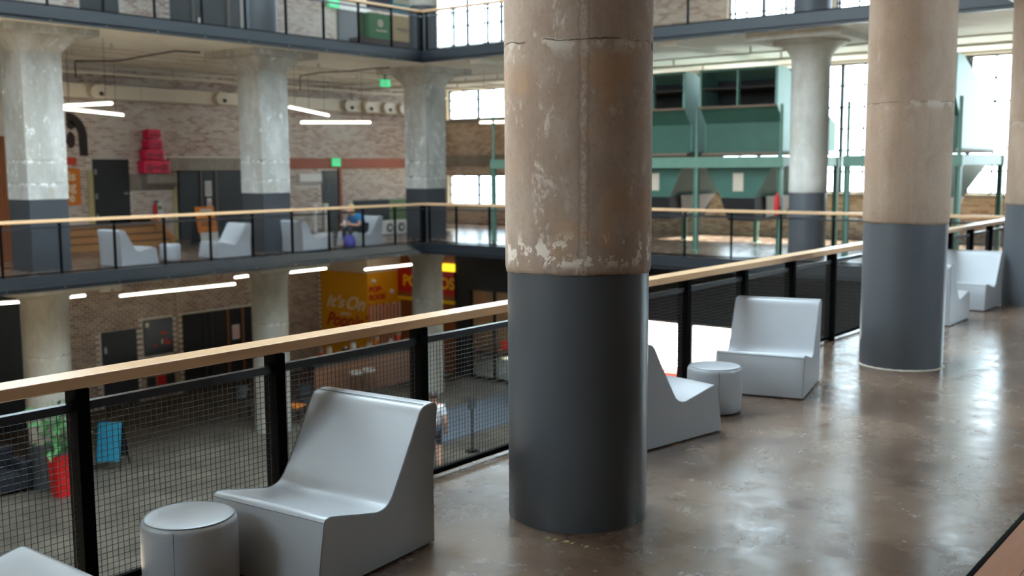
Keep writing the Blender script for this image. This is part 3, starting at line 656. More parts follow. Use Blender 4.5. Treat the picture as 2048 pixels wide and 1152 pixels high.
# ------------------------------------------------------------------ far wall, gallery level
d1 = struct(MB().box(DOOR[0], DOOR[1], WF-.05, WF, DOOR[2], DOOR[3]).build('door_1', M_door), 'black steel door above the wooden steps')
for z in (.75, 1.3, 1.95): MB().box(DOOR[0]+.02, DOOR[0]+.07, WF-.075, WF-.05, z-.07, z+.07).build('hinge', M_metal, d1)
MB().tube((15.93, WF-.12, 1.36), (15.93, WF-.05, 1.36), .035, 10).tube((15.93, WF-.11, 1.36), (15.80, WF-.11, 1.36), .012, 6).build('door_handle', M_metal, d1)
d2 = struct(MB().box(ELEV[0], ELEV[1], WF-.02, WF, 0, ELEV[3]).build('door_2', M_blackwall), 'dark elevator doors of the far gallery')
for x0, x1 in ((17.62, 18.28), (18.42, 18.84), (18.93, 19.80)): MB().box(x0, x1, WF-.06, WF-.02, .02, ELEV[3]-.03).build('door_panel', M_dark, d2)
for x in (18.36, 18.88): MB().box(x-.035, x+.035, WF-.08, WF-.02, 0, ELEV[3]).build('door_trim', P('brown_trim', lin(96, 84, 76), .6) if x < 18.5 else MATS['brown_trim'], d2)
d3 = struct(MB().box(DOOR2[0], DOOR2[1], WF-.03, WF, 0, DOOR2[3]).build('door_3', M_door), 'narrow dark door under the green exit sign')
MB().box(23.2, 23.4, WF-.04, WF-.03, 1.2, 1.55).build('door_window', M_dark, d3)
MB().box(DOOR2[1], DOOR2[1]+.12, WF-.06, WF, 0, 2.05).build('door_jamb', MATS['red_brick_band'], d3)
def sheet(name, x0, x1, z0, z1, mat, label, cat, y=WF, th=.02, grp=None):
    return tag(MB().box(x0, x1, y-th, y, z0, z1).build(name, mat), label, cat, grp)
def wx(px, py, v=WF): h = hit(px, py, 1, v); return h.x, h.z
n1 = sheet('paper_notice', 18.5, 18.72, 1.22, 1.66, M_paper, 'upper white paper notice between the elevator doors', 'notice', WF-.06, .004)
for k in range(6): MB().box(18.52, 18.70, WF-.067, WF-.064, 1.28+k*.06, 1.30+k*.06).build('printed_line', M_ink, n1)
n2 = sheet('paper_notice', 18.55, 18.70, .78, 1.16, M_paper, 'lower white paper notice between the elevator doors', 'notice', WF-.06, .004)
MB().box(18.58, 18.67, WF-.067, WF-.064, .9, 1.06).build('printed_mark', P('pale_red_ink', lin(190, 130, 120), .6), n2)
# orange wall sign, red square, mural
x1, z1 = wx(156, 337); _, z0 = wx(158, 410)
sg = thing('wall_sign', (14.0, WF, z0), 'orange wall sign with white words, half hidden by the leftmost square column', 'sign')
MB().box(13.3, x1+.02, WF-.04, WF-.012, z0, z1).build('sign_panel', M_orange, sg)
hz = z1-z0
for s, f, dx in (('his', .70, -.50), ('ng', .42, -.44), ('e', .12, -.33)):
    text(s, .34, (x1+dx+.02, WF-.042, z0+hz*f-.02), '-y', M_cream, sg, bold=.008)
x0, zz1 = wx(136, 315); xx1, zz0 = wx(152, 330)
sheet('wall_sign', 13.9, xx1, zz0, zz1, M_redor, 'small plain red-orange square above the orange wall sign', 'sign', WF-.012)
mu = thing('wall_mural', (14.5, WF, 2.4), 'black arch shape with two dark ovals painted on brick behind the leftmost square column', 'mural')
ax, az = wx(176, 312); cx, cz = wx(131, 224)
pts = []; R = ax-cx
for i in range(13):
    a = math.pi/2*i/12; pts.append((cx+R*math.cos(math.pi/2-a), cz-R*1.15+R*1.15*math.sin(math.pi/2-a)))
Ri = R*.55; inner = [(cx+Ri*math.cos(math.pi/2-math.pi/2*i/12), cz-R*1.15+Ri*1.3*math.sin(math.pi/2-math.pi/2*i/12)) for i in range(13)]
MB().prism(pts+[(ax, az), (ax-R*.42, az), ]+inner[::-1], 1, WF-.016, WF-.006).build('painted_arch', M_mural, mu)
for py in (250, 280):
    ex, ez = wx(141, py); MB().prism([(ex+.12*math.cos(2*math.pi*i/20), ez+(.22 if py > 260 else .12)*math.sin(2*math.pi*i/20)) for i in range(20)], 1, WF-.016, WF-.006).build('painted_oval', M_mural, mu)
# pink boxes on the ledge
for i, (x0, x1, z0, z1) in enumerate(((16.35, 17.17, 1.90, 2.28), (16.42, 17.01, 2.28, 2.585), (16.51, 16.97, 2.585, 2.853), (16.54, 16.93, 2.853, 3.13))):
    t = thing('pink_boombox', ((x0+x1)/2, WF-.18, z0), ['widest hot pink boombox at the bottom of the pile on the concrete ledge', 'hot pink boombox second from the bottom of the pile', 'hot pink boombox second from the top of the pile', 'smallest hot pink boombox on top of the pile'][i], 'boombox', 'pile of pink boomboxes')
    MB().box(x0, x1, WF-.34, WF-.02, z0, z1-.03).build('case', M_pink, t, .02); w = (x1-x0); zm = (z0+z1)/2-.04
    for f in (.22, .78): MB().tube((x0+w*f, WF-.352, zm), (x0+w*f, WF-.335, zm), w*.14, 16).build('speaker', M_pinkd, t)
    MB().box(x0+w*.4, x1-w*.4, WF-.35, WF-.335, zm-.04, zm+.05).build('cassette_door', M_pinkd, t)
    MB().box(x0+w*.12, x1-w*.12, WF-.2, WF-.16, z1-.012, z1).box(x0+w*.12, x0+w*.12+.02, WF-.2, WF-.16, z1-.03, z1).box(x1-w*.12-.02, x1-w*.12, WF-.2, WF-.16, z1-.03, z1).build('carry_handle', M_pink, t)
fe = thing('fire_extinguisher', (17.05, WF-.1, .55), 'red fire extinguisher with green and white tag on the far brick wall', 'extinguisher')
fx, fz = wx(306, 417); MB().lathe([(.07, fz-.35), (.075, fz-.3), (.075, fz+.08), (.03, fz+.14), (.02, fz+.2)], (fx, WF-.12), 16).build('cylinder', M_red, fe)
MB().box(fx-.02, fx+.1, WF-.14, WF-.10, fz+.17, fz+.22).build('valve', M_black, fe)
MB().box(fx+.02, fx+.17, WF-.215, WF-.205, fz-.18, fz+.18).build('instruction_tag', M_paper, fe)
MB().tube((fx+.08, WF-.222, fz+.02), (fx+.08, WF-.214, fz+.02), .06, 12).build('green_dot', MATS['green_board'], fe)
# wooden steps
st = thing('wooden_steps', (14.4, 24.9, 0), 'broad plywood steps leading up to the black door', 'steps')
for k in range(3):
    MB().box(11.6, 16.05, 24.35+k*.32, WF-.02, k*.17, k*.17+.165).build('step', M_step, st)
    MB().box(11.6, 16.05, 24.345+k*.32, 24.36+k*.32, k*.17+.15, k*.17+.172).build('nosing', M_plinth, st)
MB().prism([(24.2, 0), (24.2, .24), (25.0, .68), (WF-.02, .68), (WF-.02, 0)], 0, 16.06, 16.14).build('side_panel', M_step, st)
MB().box(14.9, 16.05, 25.2, 25.25, .62, .68).build('landing_rail', M_black, st)
# A-frame sign at the elevator
ax0, _ = wx(390, 440, 24.0); ax1, _ = wx(428, 440, 24.0); asg = thing('a_frame_sign', ((ax0+ax1)/2, 24.0, 0), 'orange and white folding floor sign in front of the elevator doors', 'sign')
def leaf(y0, y1, z0, z1): return [(y0, z0), (y0+.02, z0), (y1+.02, z1), (y1, z1)]
MB().prism(leaf(23.85, 24.0, .32, 1.0), 0, ax0, ax1).build('front_panel', M_orange, asg); MB().prism(leaf(23.79, 23.85, .02, .315), 0, ax0+.05, ax1).build('white_panel', M_paper, asg)
MB().prism([(24.02, 1.0), (24.04, 1.0), (24.26, 0), (24.24, 0)], 0, ax0, ax1).build('back_panel', M_dark, asg)
for k, z in enumerate((.88, .62, .56, .50)): MB().prism(leaf(23.965-.03-k*.02, 23.975-.03-k*.02, z, z+(.05 if k == 0 else .025)), 0, ax0+.12, ax1-.1).build('printed_line', M_paper if k == 0 else M_ink, asg)
# exit signs
def exit_sign(x0, x1, y, z0, z1, label, hang=None):
    t = thing('exit_sign', ((x0+x1)/2, y, z0), label, 'sign', 'green exit signs')
    MB().box(x0, x1, y-.05, y, z0, z1).build('sign_box', M_exit, t); text('EXIT', (z1-z0)*.8, (x0+.05*(x1-x0), y-.051, z0+(z1-z0)*.22), '-y', M_white, t, sx=.72)
    if hang: MB().box((x0+x1)/2-.05, (x0+x1)/2+.05, y-.04, y-.01, z1, hang).build('bracket', M_black, t)
exit_sign(23.47, 23.82, WF-.03, 2.08, 2.34, 'green exit sign on the wall above the narrow dark door')
h1 = hit(760, 173, 1, 22.6); h2 = hit(778, 160, 1, 22.6); exit_sign(h1.x, h2.x, 22.6, h1.z, h2.z, 'green exit sign hanging from the ceiling left of the corner column', Z2)
# dark opening with olive reveal
op = thing('dark_alcove', (25.7, WF, 0), 'low black alcove with an olive green side, below the pale brick wall', 'alcove')
MB().box(24.4, 26.1, WF-.03, WF-.005, 0, .92).build('black_panel', M_blackwall, op); MB().box(26.1, 27.0, WF-.04, WF-.005, 0, .92).build('olive_panel', M_grn_wall, op)
MB().box(24.4, 27.0, WF-.35, WF-.05, 0, .12).build('base_board', M_brown, op)
h1 = hit(775, 478, 2, 0); wb = thing('white_bench', (23.0, 22.6, 0), 'white box bench with two black wheel drawings near the corner column', 'bench')
bx0, bz0 = wx(770, 470, 22.4); bx1, _ = wx(812, 470, 22.4)
MB().box(bx0, bx1+.3, 22.4, 22.8, 0.02, .42).build('bench_box', M_white, wb, .01)
for px_ in (780, 803):
    a, _ = wx(px_, 470, 22.4); MB().tube((a, 22.385, .22), (a, 22.4, .22), .13, 18).build('wheel_mark', M_ink, wb); MB().tube((a, 22.37, .22), (a, 22.39, .22), .07, 18).build('wheel_mark', M_white, wb)
for i, px_ in enumerate((629, 652)):
    a, _ = wx(px_, 440, 25.6); p_ = thing('pipe_stand', (a, 25.6, 0), 'white standing pipe '+('left' if i == 0 else 'right')+' of the pair by the narrow dark door', 'pipe', 'white standing pipes')
    MB().tube((a, 25.6, 0), (a, 25.6, .85), .07, 12).build('pipe', M_white, p_); MB().tube((a, 25.6, .8), (a, 25.6, .88), .09, 12).build('pipe_cap', M_white, p_)
# wood slat screen at the left edge
ws_ = thing('slat_screen', (8.6, 23, 0), 'tall screen of orange wood slats at the left edge of the far gallery', 'screen')
for k in range(5):
    xx = hit(-12+k*6.5, 350, 1, 23.0).x; MB().box(xx-.03, xx+.03, 22.97, 23.03, 0, 2.75).build('slat', M_slatwood, ws_)
MB().box(hit(-14, 350, 1, 23).x-.03, hit(16, 350, 1, 23).x+.02, 23.03, 23.06, 0, 2.75).build('backing', M_plinth, ws_)
# round nozzle duct
du = thing('air_duct', (20, 25.9, 3.86), 'long cream rectangular air duct with round nozzles under the far ceiling', 'duct')
for x0, x1 in ((11.5, 16.2), (16.2, 20.6), (20.6, 24.4), (24.4, WE-.02)): MB().box(x0+.006, x1-.006, 25.6, WF-.03, 3.86, 4.22).build('duct_section', M_duct, du)
for p_ in (190, 437, 693, 732, 770, 802):
    a, _ = wx(p_, 200, 25.6)
    nz = MB().tube((a, 25.6, 4.03), (a, 25.47, 4.03), .22, 20, .17).build('nozzle', M_duct, du); MB().tube((a+.10, 25.49, 3.98), (a+.14, 25.42, 3.96), .055, 14, .05).build('nozzle_mouth', M_cable, nz)
for p_ in (173, 348, 470, 595, 658, 705):
    a, _ = wx(p_, 150, 25.7); MB().tube((a, 25.75, 4.22), (a, 25.75, Z2), .022, 6).build('hanger', M_conduit, du)
MB().box(11.5, WE-.05, 25.25, 25.31, 4.44, 4.50).build('support_rail', M_conduit, du)
# pipes and cables under the ceilings
for i, (y, z, r) in enumerate(((21.6, 4.66, .022), (22.4, 4.68, .016), (23.3, 4.66, .028), (24.4, 4.66, .02))):
    o = MB().tube((8, y, z), (WE-.02, y, z), r, 8); lb = ['nearest the atrium', 'second from the atrium', 'in the middle of the gallery', 'nearest the far wall'][i]
    t = thing('ceiling_pipe', (18, y, z), 'painted pipe under the far gallery ceiling, '+lb, 'pipe', 'ceiling pipes'); o.build('pipe', M_conduit, t)
    for x in range(10, 28, 3): MB().box(x-.02, x+.02, y-.02, y+.02, z, Z2).build('clamp', M_conduit, t)
cab = [at(145, 175, 4.3)]+[hit(*q, 2, 4.62) for q in ((150, 122), (235, 122), (290, 112), (350, 102), (400, 105))]
tag(MB().path([Vector((cab[1].x, cab[1].y, 4.25))]+cab[1:], .02, 6).build('ceiling_cable', M_cable), 'dark cable looping under the far ceiling above the crossed tubes', 'cable')
cab = [hit(*q, 2, 4.64) for q in ((600, 152), (640, 145), (700, 142), (745, 137), (780, 135))]
tag(MB().path([Vector((cab[0].x, cab[0].y, 4.23))]+cab, .018, 6).build('ceiling_cable', M_cable), 'dark cable running to the corner column under the far ceiling', 'cable')
for i, (x, r) in enumerate(((22.9, .02), (24.6, .035), (26.2, .025))):
    t = thing('ceiling_pipe', (x, 12, 4.6), 'pipe crossing under the end gallery ceiling, '+['above the hopper fronts', 'above the middle of the hoppers', 'nearest the end windows'][i], 'pipe', 'ceiling pipes')
    MB().tube((x, 0, 4.62), (x, 26, 4.62), r, 8).build('pipe', M_conduit, t)
    for y in range(5, 26, 3): MB().box(x-.02, x+.02, y-.02, y+.02, 4.62, Z2).build('clamp', M_conduit, t)
for i, y in enumerate((12.0, 17.7)):
    struct(MB().box(XE+.3, WE, y-.18, y+.18, Z2-.10, Z2).build('trim_%d' % (i+3), M_ceil), 'shallow concrete rib under the end gallery ceiling')

# ------------------------------------------------------------------ green hopper machines
def machine(ys, label, side_right):
    t = thing('hopper_machine', (23.9, (ys[0]+ys[-1])/2, 0), label, 'machine', 'green hopper machines')
    XF, XB = 22.3, 25.6; y0, y1 = ys[0], ys[-1]
    for y in ys:
        for x in (XF, XB):
            lg = MB().box(x-.055, x+.055, y-.055, y-.043, 0, 2.0).box(x-.055, x+.055, y+.043, y+.055, 0, 2.0).box(x-.008, x+.008, y-.05, y+.05, 0, 2.0).build('leg', M_greenfr, t)
            MB().box(x-.1, x+.1, y-.1, y+.1, 0, .015).build('foot_plate', M_greenfr, lg)
        MB().box(XF, XB, y-.05, y+.05, 2.0, 2.2).build('cross_beam', M_greenfr, t)
    for x in (XF, XB): MB().box(x-.06, x+.06, y0-.08, y1+.08, 1.97, 2.22).build('beam', M_greenfr, t)
    for i_, (a, b) in enumerate(zip(ys, ys[1:])):
        a += .12 if i_ == 0 else .34; b -= .06 if b != ys[-1] else .42
        m_ = .0; c = (a+b)/2
        # hopper: straight top, tapering lower part, bag
        MB().hull([(XF+.12, c-.42, 1.25), (XB-.9, c-.42, 1.25), (XB-.9, c+.42, 1.25), (XF+.12, c+.42, 1.25)], [(XF+.12, a+m_, 2.22), (XB-.1, a+m_, 2.22), (XB-.1, b-m_, 2.22), (XF+.12, b-m_, 2.22)]).build('hopper', M_green, t)
        MB().box(XF+.12, XB-.1, a+m_, b-m_, 2.26, 2.32).build('rim', M_rust, t)
        MB().box(XF+.3, XB-.1, a+m_+.02, b-m_-.02, 2.32, 3.0).build('bin', M_green, t)
        MB().hull([(XF+.3, a+m_+.02, 3.0), (XB-.1, a+m_+.02, 3.0), (XB-.1, b-m_-.02, 3.0), (XF+.3, b-m_-.02, 3.0)], [(XF+.02, a+m_, 3.36), (XB-.4, a+m_, 3.36), (XB-.4, b-m_, 3.36), (XF+.02, b-m_, 3.36)]).build('bin_shoulder', M_green, t)
        # bags and flaps
        MB().hull([(XF+.3, c-.34, .72), (XB-1.2, c-.34, .72), (XB-1.2, c+.34, .72), (XF+.3, c+.34, .72)], [(XF+.10, c-.44, 1.26), (XB-.9, c-.44, 1.26), (XB-.9, c+.44, 1.26), (XF+.10, c+.44, 1.26)]).build('rubber_bag', M_bag, t)
        sg_ = MB()
        for k, (q0, q1) in enumerate(((c-.44, c-.62),)):
            sg_.hull([(XF+.85, q0+.08, .8), (XB-1.4, q0+.08, .85), (XB-1.4, q0+.06, .85), (XF+.85, q0+.06, .8)], [(XF+.55, q1+.12, 1.3), (XB-1.0, q1+.12, 1.3), (XB-1.0, q1+.08, 1.3), (XF+.55, q1+.08, 1.3)])
        sg_.build('canvas_sleeve', M_canvas, t)
        MB().box(XF+.105, XF+.12, c-.13, c+.13, 1.42, 1.84).build('paper_tag', M_tag, t)
        # hood: open front with two flues over two
        n = 2; w = (b-a-.02)/n
        for k in range(n):
            q0 = a+.01+k*w; q1 = q0+w
            h = MB()
            for (z0, z1) in ((3.38, 3.80), (3.80, 4.22)):
                h.box(XF+.02, XF+1.5, q0, q1, z0, z0+.02); h.box(XF+.02, XF+1.5, q0, q1, z1-.02, z1); h.box(XF+.9, XF+.92, q0, q1, z0, z1)
            h.build('flue', M_inside, t)
        for q in (a+.02, c, b-.02): MB().box(XF-.02, XF+.12, q-.02 if q != c else q-.012, q+.02 if q != c else q+.012, 3.38, 4.22).build('hood_post', M_green_lit, t)
        for y in (a, b):
            MB().prism([(XF, 3.37), (XF, 4.22), (XF+.5, 4.22), (XB+.2, 3.05), (XB+.2, 2.35), (XF+.32, 2.35), (XF+.32, 3.0)], 1, y-.012, y+.012).build('side_sheet', M_green_lit, t)
        MB().prism([(XF, 4.24), (XF+.5, 4.24), (XB+.2, 3.05), (XB+.2, 3.0), (XF+.5, 4.19), (XF, 4.19)], 1, a, b).build('hood_roof', M_green_lit, t)
        MB().box(XF-.03, XF+.05, a, b, 3.34, 3.39).build('hood_sill', M_rust, t); MB().box(XF-.03, XF+.06, a, b, 4.2, 4.24).build('hood_top_edge', M_green, t)
    for q in ys: MB().tube((XF, q, 2.2), (XF, q, 3.38), .04, 8).build('upright', M_greenfr, t)
    return t
# prism with ax=1 takes (x,z) outlines
machine([9.93, 12.05, 14.2, 16.3, 18.3], 'large green steel hopper machine on legs behind the end railing, left of the rust-stained column', True)
machine([6.1, 8.4], 'second green hopper machine on legs, right of the rust-stained column and by the end windows', True)
ex_ = tag(MB().lathe([(.06, .9), (.065, .95), (.065, 1.3), (.02, 1.38), (.02, 1.42)], (22.16, 9.93), 14).build('fire_extinguisher', M_red), 'small red fire extinguisher hung on the right front leg of the large hopper machine', 'extinguisher')

# ------------------------------------------------------------------ upper gallery
d4 = struct(MB().box(14.9, 16.0, WF-.04, WF, ZU, 7.6).build('door_4', M_dark), 'dark opening of the upper gallery, left')
d5 = struct(MB().box(17.6, 20.0, WF-.04, WF, ZU, 7.3).build('door_5', M_dark), 'dark elevator doors of the upper gallery')
MB().box(18.3, 18.36, WF-.07, WF-.04, ZU, 7.3).box(19.5, 19.6, WF-.07, WF-.04, ZU, 7.3).build('door_trim', MATS['brown_trim'], d5); MB().box(18.5, 18.64, WF-.06, WF-.045, 5.9, 6.35).build('paper_notice', M_paper, d5)
d6 = struct(MB().box(23.9, 25.0, WF-.04, WF, ZU, 7.2).build('door_6', M_dark), 'dark door of the upper gallery, right')
MB().box(25.0, 25.25, WF-.08, WF, ZU, 7.3).build('door_jamb', MATS['red_brick_band'], d6); MB().box(23.7, 25.3, WF-.10, WF, 7.2, 7.4).build('door_head', M_white, d6)
h1 = hit(652, 14, 1, WF); exit_sign(h1.x, h1.x+.45, WF-.1, h1.z, h1.z+.25, 'green exit sign of the upper gallery at the top of the picture')
BY = 22.6
def board(p0, p1, mat, lb, words, ink, size, y=BY):
    a, zt = wx(*p0, y); b, zb = wx(*p1, y)
    if p1[1] > 70: zb = wx(800, 84, BY)[1]+.001
    t = thing('display_board', ((a+b)/2, y, zb), lb, 'board', 'display boards of the upper gallery')
    MB().box(a, b, y-.04, y+.12, zb, zt).build('board_panel', mat, t)
    for kx0, kx1, f0, f1, n in words:      # lines of print too blurred to read
        for i in range(n):
            u0 = a+(b-a)*(kx0+(kx1-kx0)*i/n); u1 = u0+(b-a)*(kx1-kx0)/n*.62; MB().box(u0, u1, y-.045, y-.04, zb+(zt-zb)*f0, zb+(zt-zb)*f1).build('print_mark', ink, t)
    return t, a, b, zb, zt
t, a, b, zb, zt = board((737, 24), (780, 80), M_book, 'green display board with a pale round emblem on the upper gallery', [(.3, .85, .30, .36, 7)], M_cream, .17)
e = MB(); c = (a+b)/2
for k in range(6):
    an = k*math.pi/3; e.tube((c+.07*math.cos(an), BY-.044, zb+(zt-zb)*.62+.07*math.sin(an)), (c+.07*math.cos(an), BY-.05, zb+(zt-zb)*.62+.07*math.sin(an)), .05, 10)
e.build('emblem', M_cream, t)
board((722, 24), (736, 80), P('dark_green_board', lin(60, 88, 44), .5), 'narrow dark green board side beside the green display board', [], M_cream, .1, BY+.18)
board((784, 29), (828, 82), M_beige, 'beige display board with a line of dark lettering on the upper gallery', [(.15, .8, .45, .50, 10), (.3, .8, .37, .40, 6)], M_ink, .2)
board((781, -14), (824, 29), M_teal, 'teal display board with pale lettering at the top of the picture', [(.1, .85, .45, .75, 7)], M_cream, .23)
board((738, -20), (779, 24), P('dark_plum_board', lin(52, 46, 66), .5), 'dark plum display board above the green one on the upper gallery', [], M_cream, .2)
a, _ = wx(722, 85, BY); b, _ = wx(835, 90, BY); tag(MB().box(a-.1, b, BY-.1, BY+.4, ZU, wx(800, 84, BY)[1]).build('display_plinth', M_brown), 'brown plinth under the display boards of the upper gallery', 'plinth')

# ------------------------------------------------------------------ ground floor
d7 = struct(MB().box(LDOOR[0], LDOOR[1], WF-.05, WF, ZL, LDOOR[3]).build('door_7', M_door), 'black steel door on the ground floor')
MB().box(15.06, 15.12, WF-.08, WF-.05, -2.98, -2.82).build('hinge', M_metal, d7)
d8 = struct(MB().box(LELEV[0], LELEV[1], WF-.02, WF, ZL, LELEV[3]).build('door_8', M_blackwall), 'wide black doors on the ground floor')
for k, x in enumerate((18.3, 18.55, 19.13, 19.68, 19.95)): MB().box(x-.025, x+.025, WF-.06, WF-.02, ZL, LELEV[3]-.02).build('door_trim', M_counter if k in (2, 3) else M_dark, d8)
n3 = sheet('paper_notice', 19.30, 19.56, -3.15, -2.72, M_paper, 'white paper notice on the black ground floor doors', 'notice', WF-.02, .004)
for k in range(6): MB().box(19.32, 19.54, WF-.028, WF-.0245, -3.10+k*.06, -3.075+k*.06).build('printed_line', M_redor, n3)
po = thing('wall_poster', (16.77, WF, -3.25), 'dark poster with small red shapes beside the black ground floor door', 'poster')
MB().box(16.3, 17.24, WF-.03, WF-.002, -3.25, -2.22).build('poster_sheet', M_poster, po)
rr = random.Random(5)
for (a, b, c, d, mt) in ((16.36, 16.46, -2.42, -2.30, M_cream), (16.5, 16.78, -2.40, -2.33, M_ink), (16.84, 17.12, -2.40, -2.33, M_ink), (16.8, 17.05, -2.67, -2.62, M_redor), (16.95, 17.05, -2.98, -2.82, M_redink), (16.6, 16.7, -3.0, -2.93, M_redink), (17.05, 17.15, -2.98, -2.9, M_redor), (16.85, 16.89, -2.95, -2.82, M_cream)):
    MB().box(a, b, WF-.036, WF-.03, c, d).build('print_mark', mt, po)
for i, (x, z, mt, nm) in enumerate(((16.48, -3.42, M_redor, 'orange'), (16.82, -3.46, M_pink, 'pink'), (17.12, -3.5, M_dark, 'black'), (16.48, -4.0, M_dark, 'dark grey'), (16.8, -4.0, M_red, 'red'), (17.1, -4.0, M_bluesteel, 'dark blue'))):
    h = .1 if i < 3 else .3; tag(MB().box(x-.14, x+.14, WF-.03, WF-.014, z-h/2, z+h/2).build('flyer', mt), '%s flyer on the brick below the dark poster, %s row' % (nm, 'upper' if i < 3 else 'lower'), 'flyer', 'flyers below the poster')
# boxes under the ground floor ceiling
for i, (p0, p1) in enumerate((((198, 572), (222, 584)), ((226, 570), (244, 582)))):
    a = hit(*p0, 1, WF-.2); b = hit(*p1, 1, WF-.2); t = thing('electric_box', (a.x, WF-.1, b.z), 'small pale electric box on the ground floor wall, %s of two' % ('left' if i == 0 else 'right'), 'electric box', 'electric boxes')
    MB().box(a.x, b.x, WF-.2, WF-.012, b.z, a.z).build('box', M_duct, t); MB().tube((a.x+.1, WF-.05, a.z), (a.x+.1, WF-.05, -.27), .02, 6).build('conduit', M_conduit, t)
h1 = hit(352, 570, 1, WF-.05); tag(MB().tube((h1.x, WF-.05, -.27), (h1.x, WF-.05, hit(352, 635, 1, WF-.05).z), .02, 6).build('conduit', M_conduit), 'vertical conduit down the ground floor brick between poster and black doors', 'pipe')
# black box painted as the shade of the far-left void, then the lights
struct(MB().box(5.0, 12.6, 25.7, WF, ZL, -.28).build('recess_shade', M_blackwall), 'black block for the painted shade of a void at the left of the ground floor')
pl = thing('lit_wall_panel', (9.3, 21.6, ZL), 'warm lit brown wall panel behind the black sofa', 'panel')
MB().box(7.9, 10.05, 22.2, 22.3, ZL, -2.3).build('panel', M_counter, pl)
for i in range(7):
    x = 9.0+.16*i; z = ZL+.6+.75*rr.random(); t_ = MB().tube((x, 22.14, ZL+.3), (x+.1*rr.random(), 22.14, z+.25), .012, 5).build('twig', M_leaf, pl)
    MB().lathe([(.01, z-.03), (.03, z), (.01, z+.03)], (x+.03, 22.1), 8).build('bulb', M_glow, t_)
so_ = thing('sofa', (9.5, 20.9, ZL), 'black sofa at the left edge of the ground floor', 'sofa')
MB().box(8.3, 10.1, 20.55, 21.35, ZL+.08, ZL+.42).build('seat', M_sofa, so_, .04); MB().box(8.3, 10.1, 21.2, 21.5, ZL+.3, ZL+.85).build('backrest', M_sofa, so_, .05); MB().box(9.9, 10.12, 20.5, 21.4, ZL+.08, ZL+.66).build('armrest', M_sofa, so_, .04)
for x in (8.4, 10.0):
    for y in (20.65, 21.3): MB().box(x-.03, x+.03, y-.03, y+.03, ZL, ZL+.09).build('leg', M_plinth, so_)
# planter
h1 = hit(126, 991, 2, ZL); pt_ = thing('planter', (h1.x, h1.y, ZL), 'tall red planter with a leafy green plant by the grey based column', 'plant')
MB().hull([(h1.x-.155, h1.y-.155, ZL), (h1.x+.155, h1.y-.155, ZL), (h1.x+.155, h1.y+.155, ZL), (h1.x-.155, h1.y+.155, ZL)], [(h1.x-.18, h1.y-.18, ZL+.85), (h1.x+.18, h1.y-.18, ZL+.85), (h1.x+.18, h1.y+.18, ZL+.85), (h1.x-.18, h1.y+.18, ZL+.85)]).build('pot', M_pot, pt_)
MB().box(h1.x-.16, h1.x+.16, h1.y-.16, h1.y+.16, ZL+.83, ZL+.87).build('soil', M_brown, pt_)
for i in range(9):
    a = rr.uniform(0, 6.28); L = rr.uniform(.5, 1.05); sp = rr.uniform(.1, .42); tip = (h1.x+sp*math.cos(a), h1.y+sp*math.sin(a), ZL+.85+L)
    MB().tube((h1.x+.05*math.cos(a), h1.y+.05*math.sin(a), ZL+.85), tip, .012, 5, .006).build('stem', M_leaf, pt_)
lf = MB().add([(0, 0, 0), (.05, .10, .015), (0, .26, -.03), (-.05, .10, .015), (0, .1, -.01)], [(0, 1, 4), (1, 2, 4), (2, 3, 4), (3, 0, 4)]).mesh('leaf'); lf.materials.append(M_leaf)
for i in range(90):
    a = rr.uniform(0, 6.28); sp = rr.uniform(.05, .42); o = link('leaf', lf, pt_); o.location = (h1.x+sp*math.cos(a), h1.y+sp*math.sin(a), ZL+.95+rr.random()*.95)
    o.rotation_euler = (rr.uniform(-.9, .5), rr.uniform(-.4, .4), a-math.pi/2+rr.uniform(-.6, .6)); o.scale = (1.1,)*3
# turquoise folding sign
c1, c2 = hit(192, 942, 2, ZL), hit(240, 942, 2, ZL)
bs = thing('a_frame_sign', ((c1.x+c2.x)/2, (c1.y+c2.y)/2, ZL), 'turquoise folding floor sign with black frame on the ground floor', 'sign')
u = (c2-c1); wdt = u.length; u.normalize(); nrm = Vector((u.y, -u.x, 0)); nrm = nrm if nrm.dot(c1) < 0 else -nrm
def sheet3(p, u, wd, lean, z0, z1, th, mat, nm, par):
    a = [p+nrm*lean*(1-(z-ZL)/1.05)+Vector((0, 0, z-ZL)) for z in (z0, z1)]
    vs = [a[0], a[0]+u*wd, a[1]+u*wd, a[1]]; MB().add([v-nrm*th/2 for v in vs]+[v+nrm*th/2 for v in vs], [(0, 1, 2, 3), (7, 6, 5, 4), (0, 4, 5, 1), (1, 5, 6, 2), (2, 6, 7, 3), (3, 7, 4, 0)]).build(nm, mat, par)
mid = c1-nrm*.25
sheet3(mid, u, wdt, .25, ZL+.2, ZL+1.02, .03, M_blueA, 'front_panel', bs); sheet3(mid, u, wdt, -.3, ZL+.2, ZL+1.02, .02, M_dark, 'back_panel', bs)
for f in (0, 1):
    for ln in (.25, -.3):
        p0 = mid+u*wdt*f; MB().tube(p0+nrm*ln, p0+Vector((0, 0, 1.05)), .018, 6).build('leg', M_black, bs)
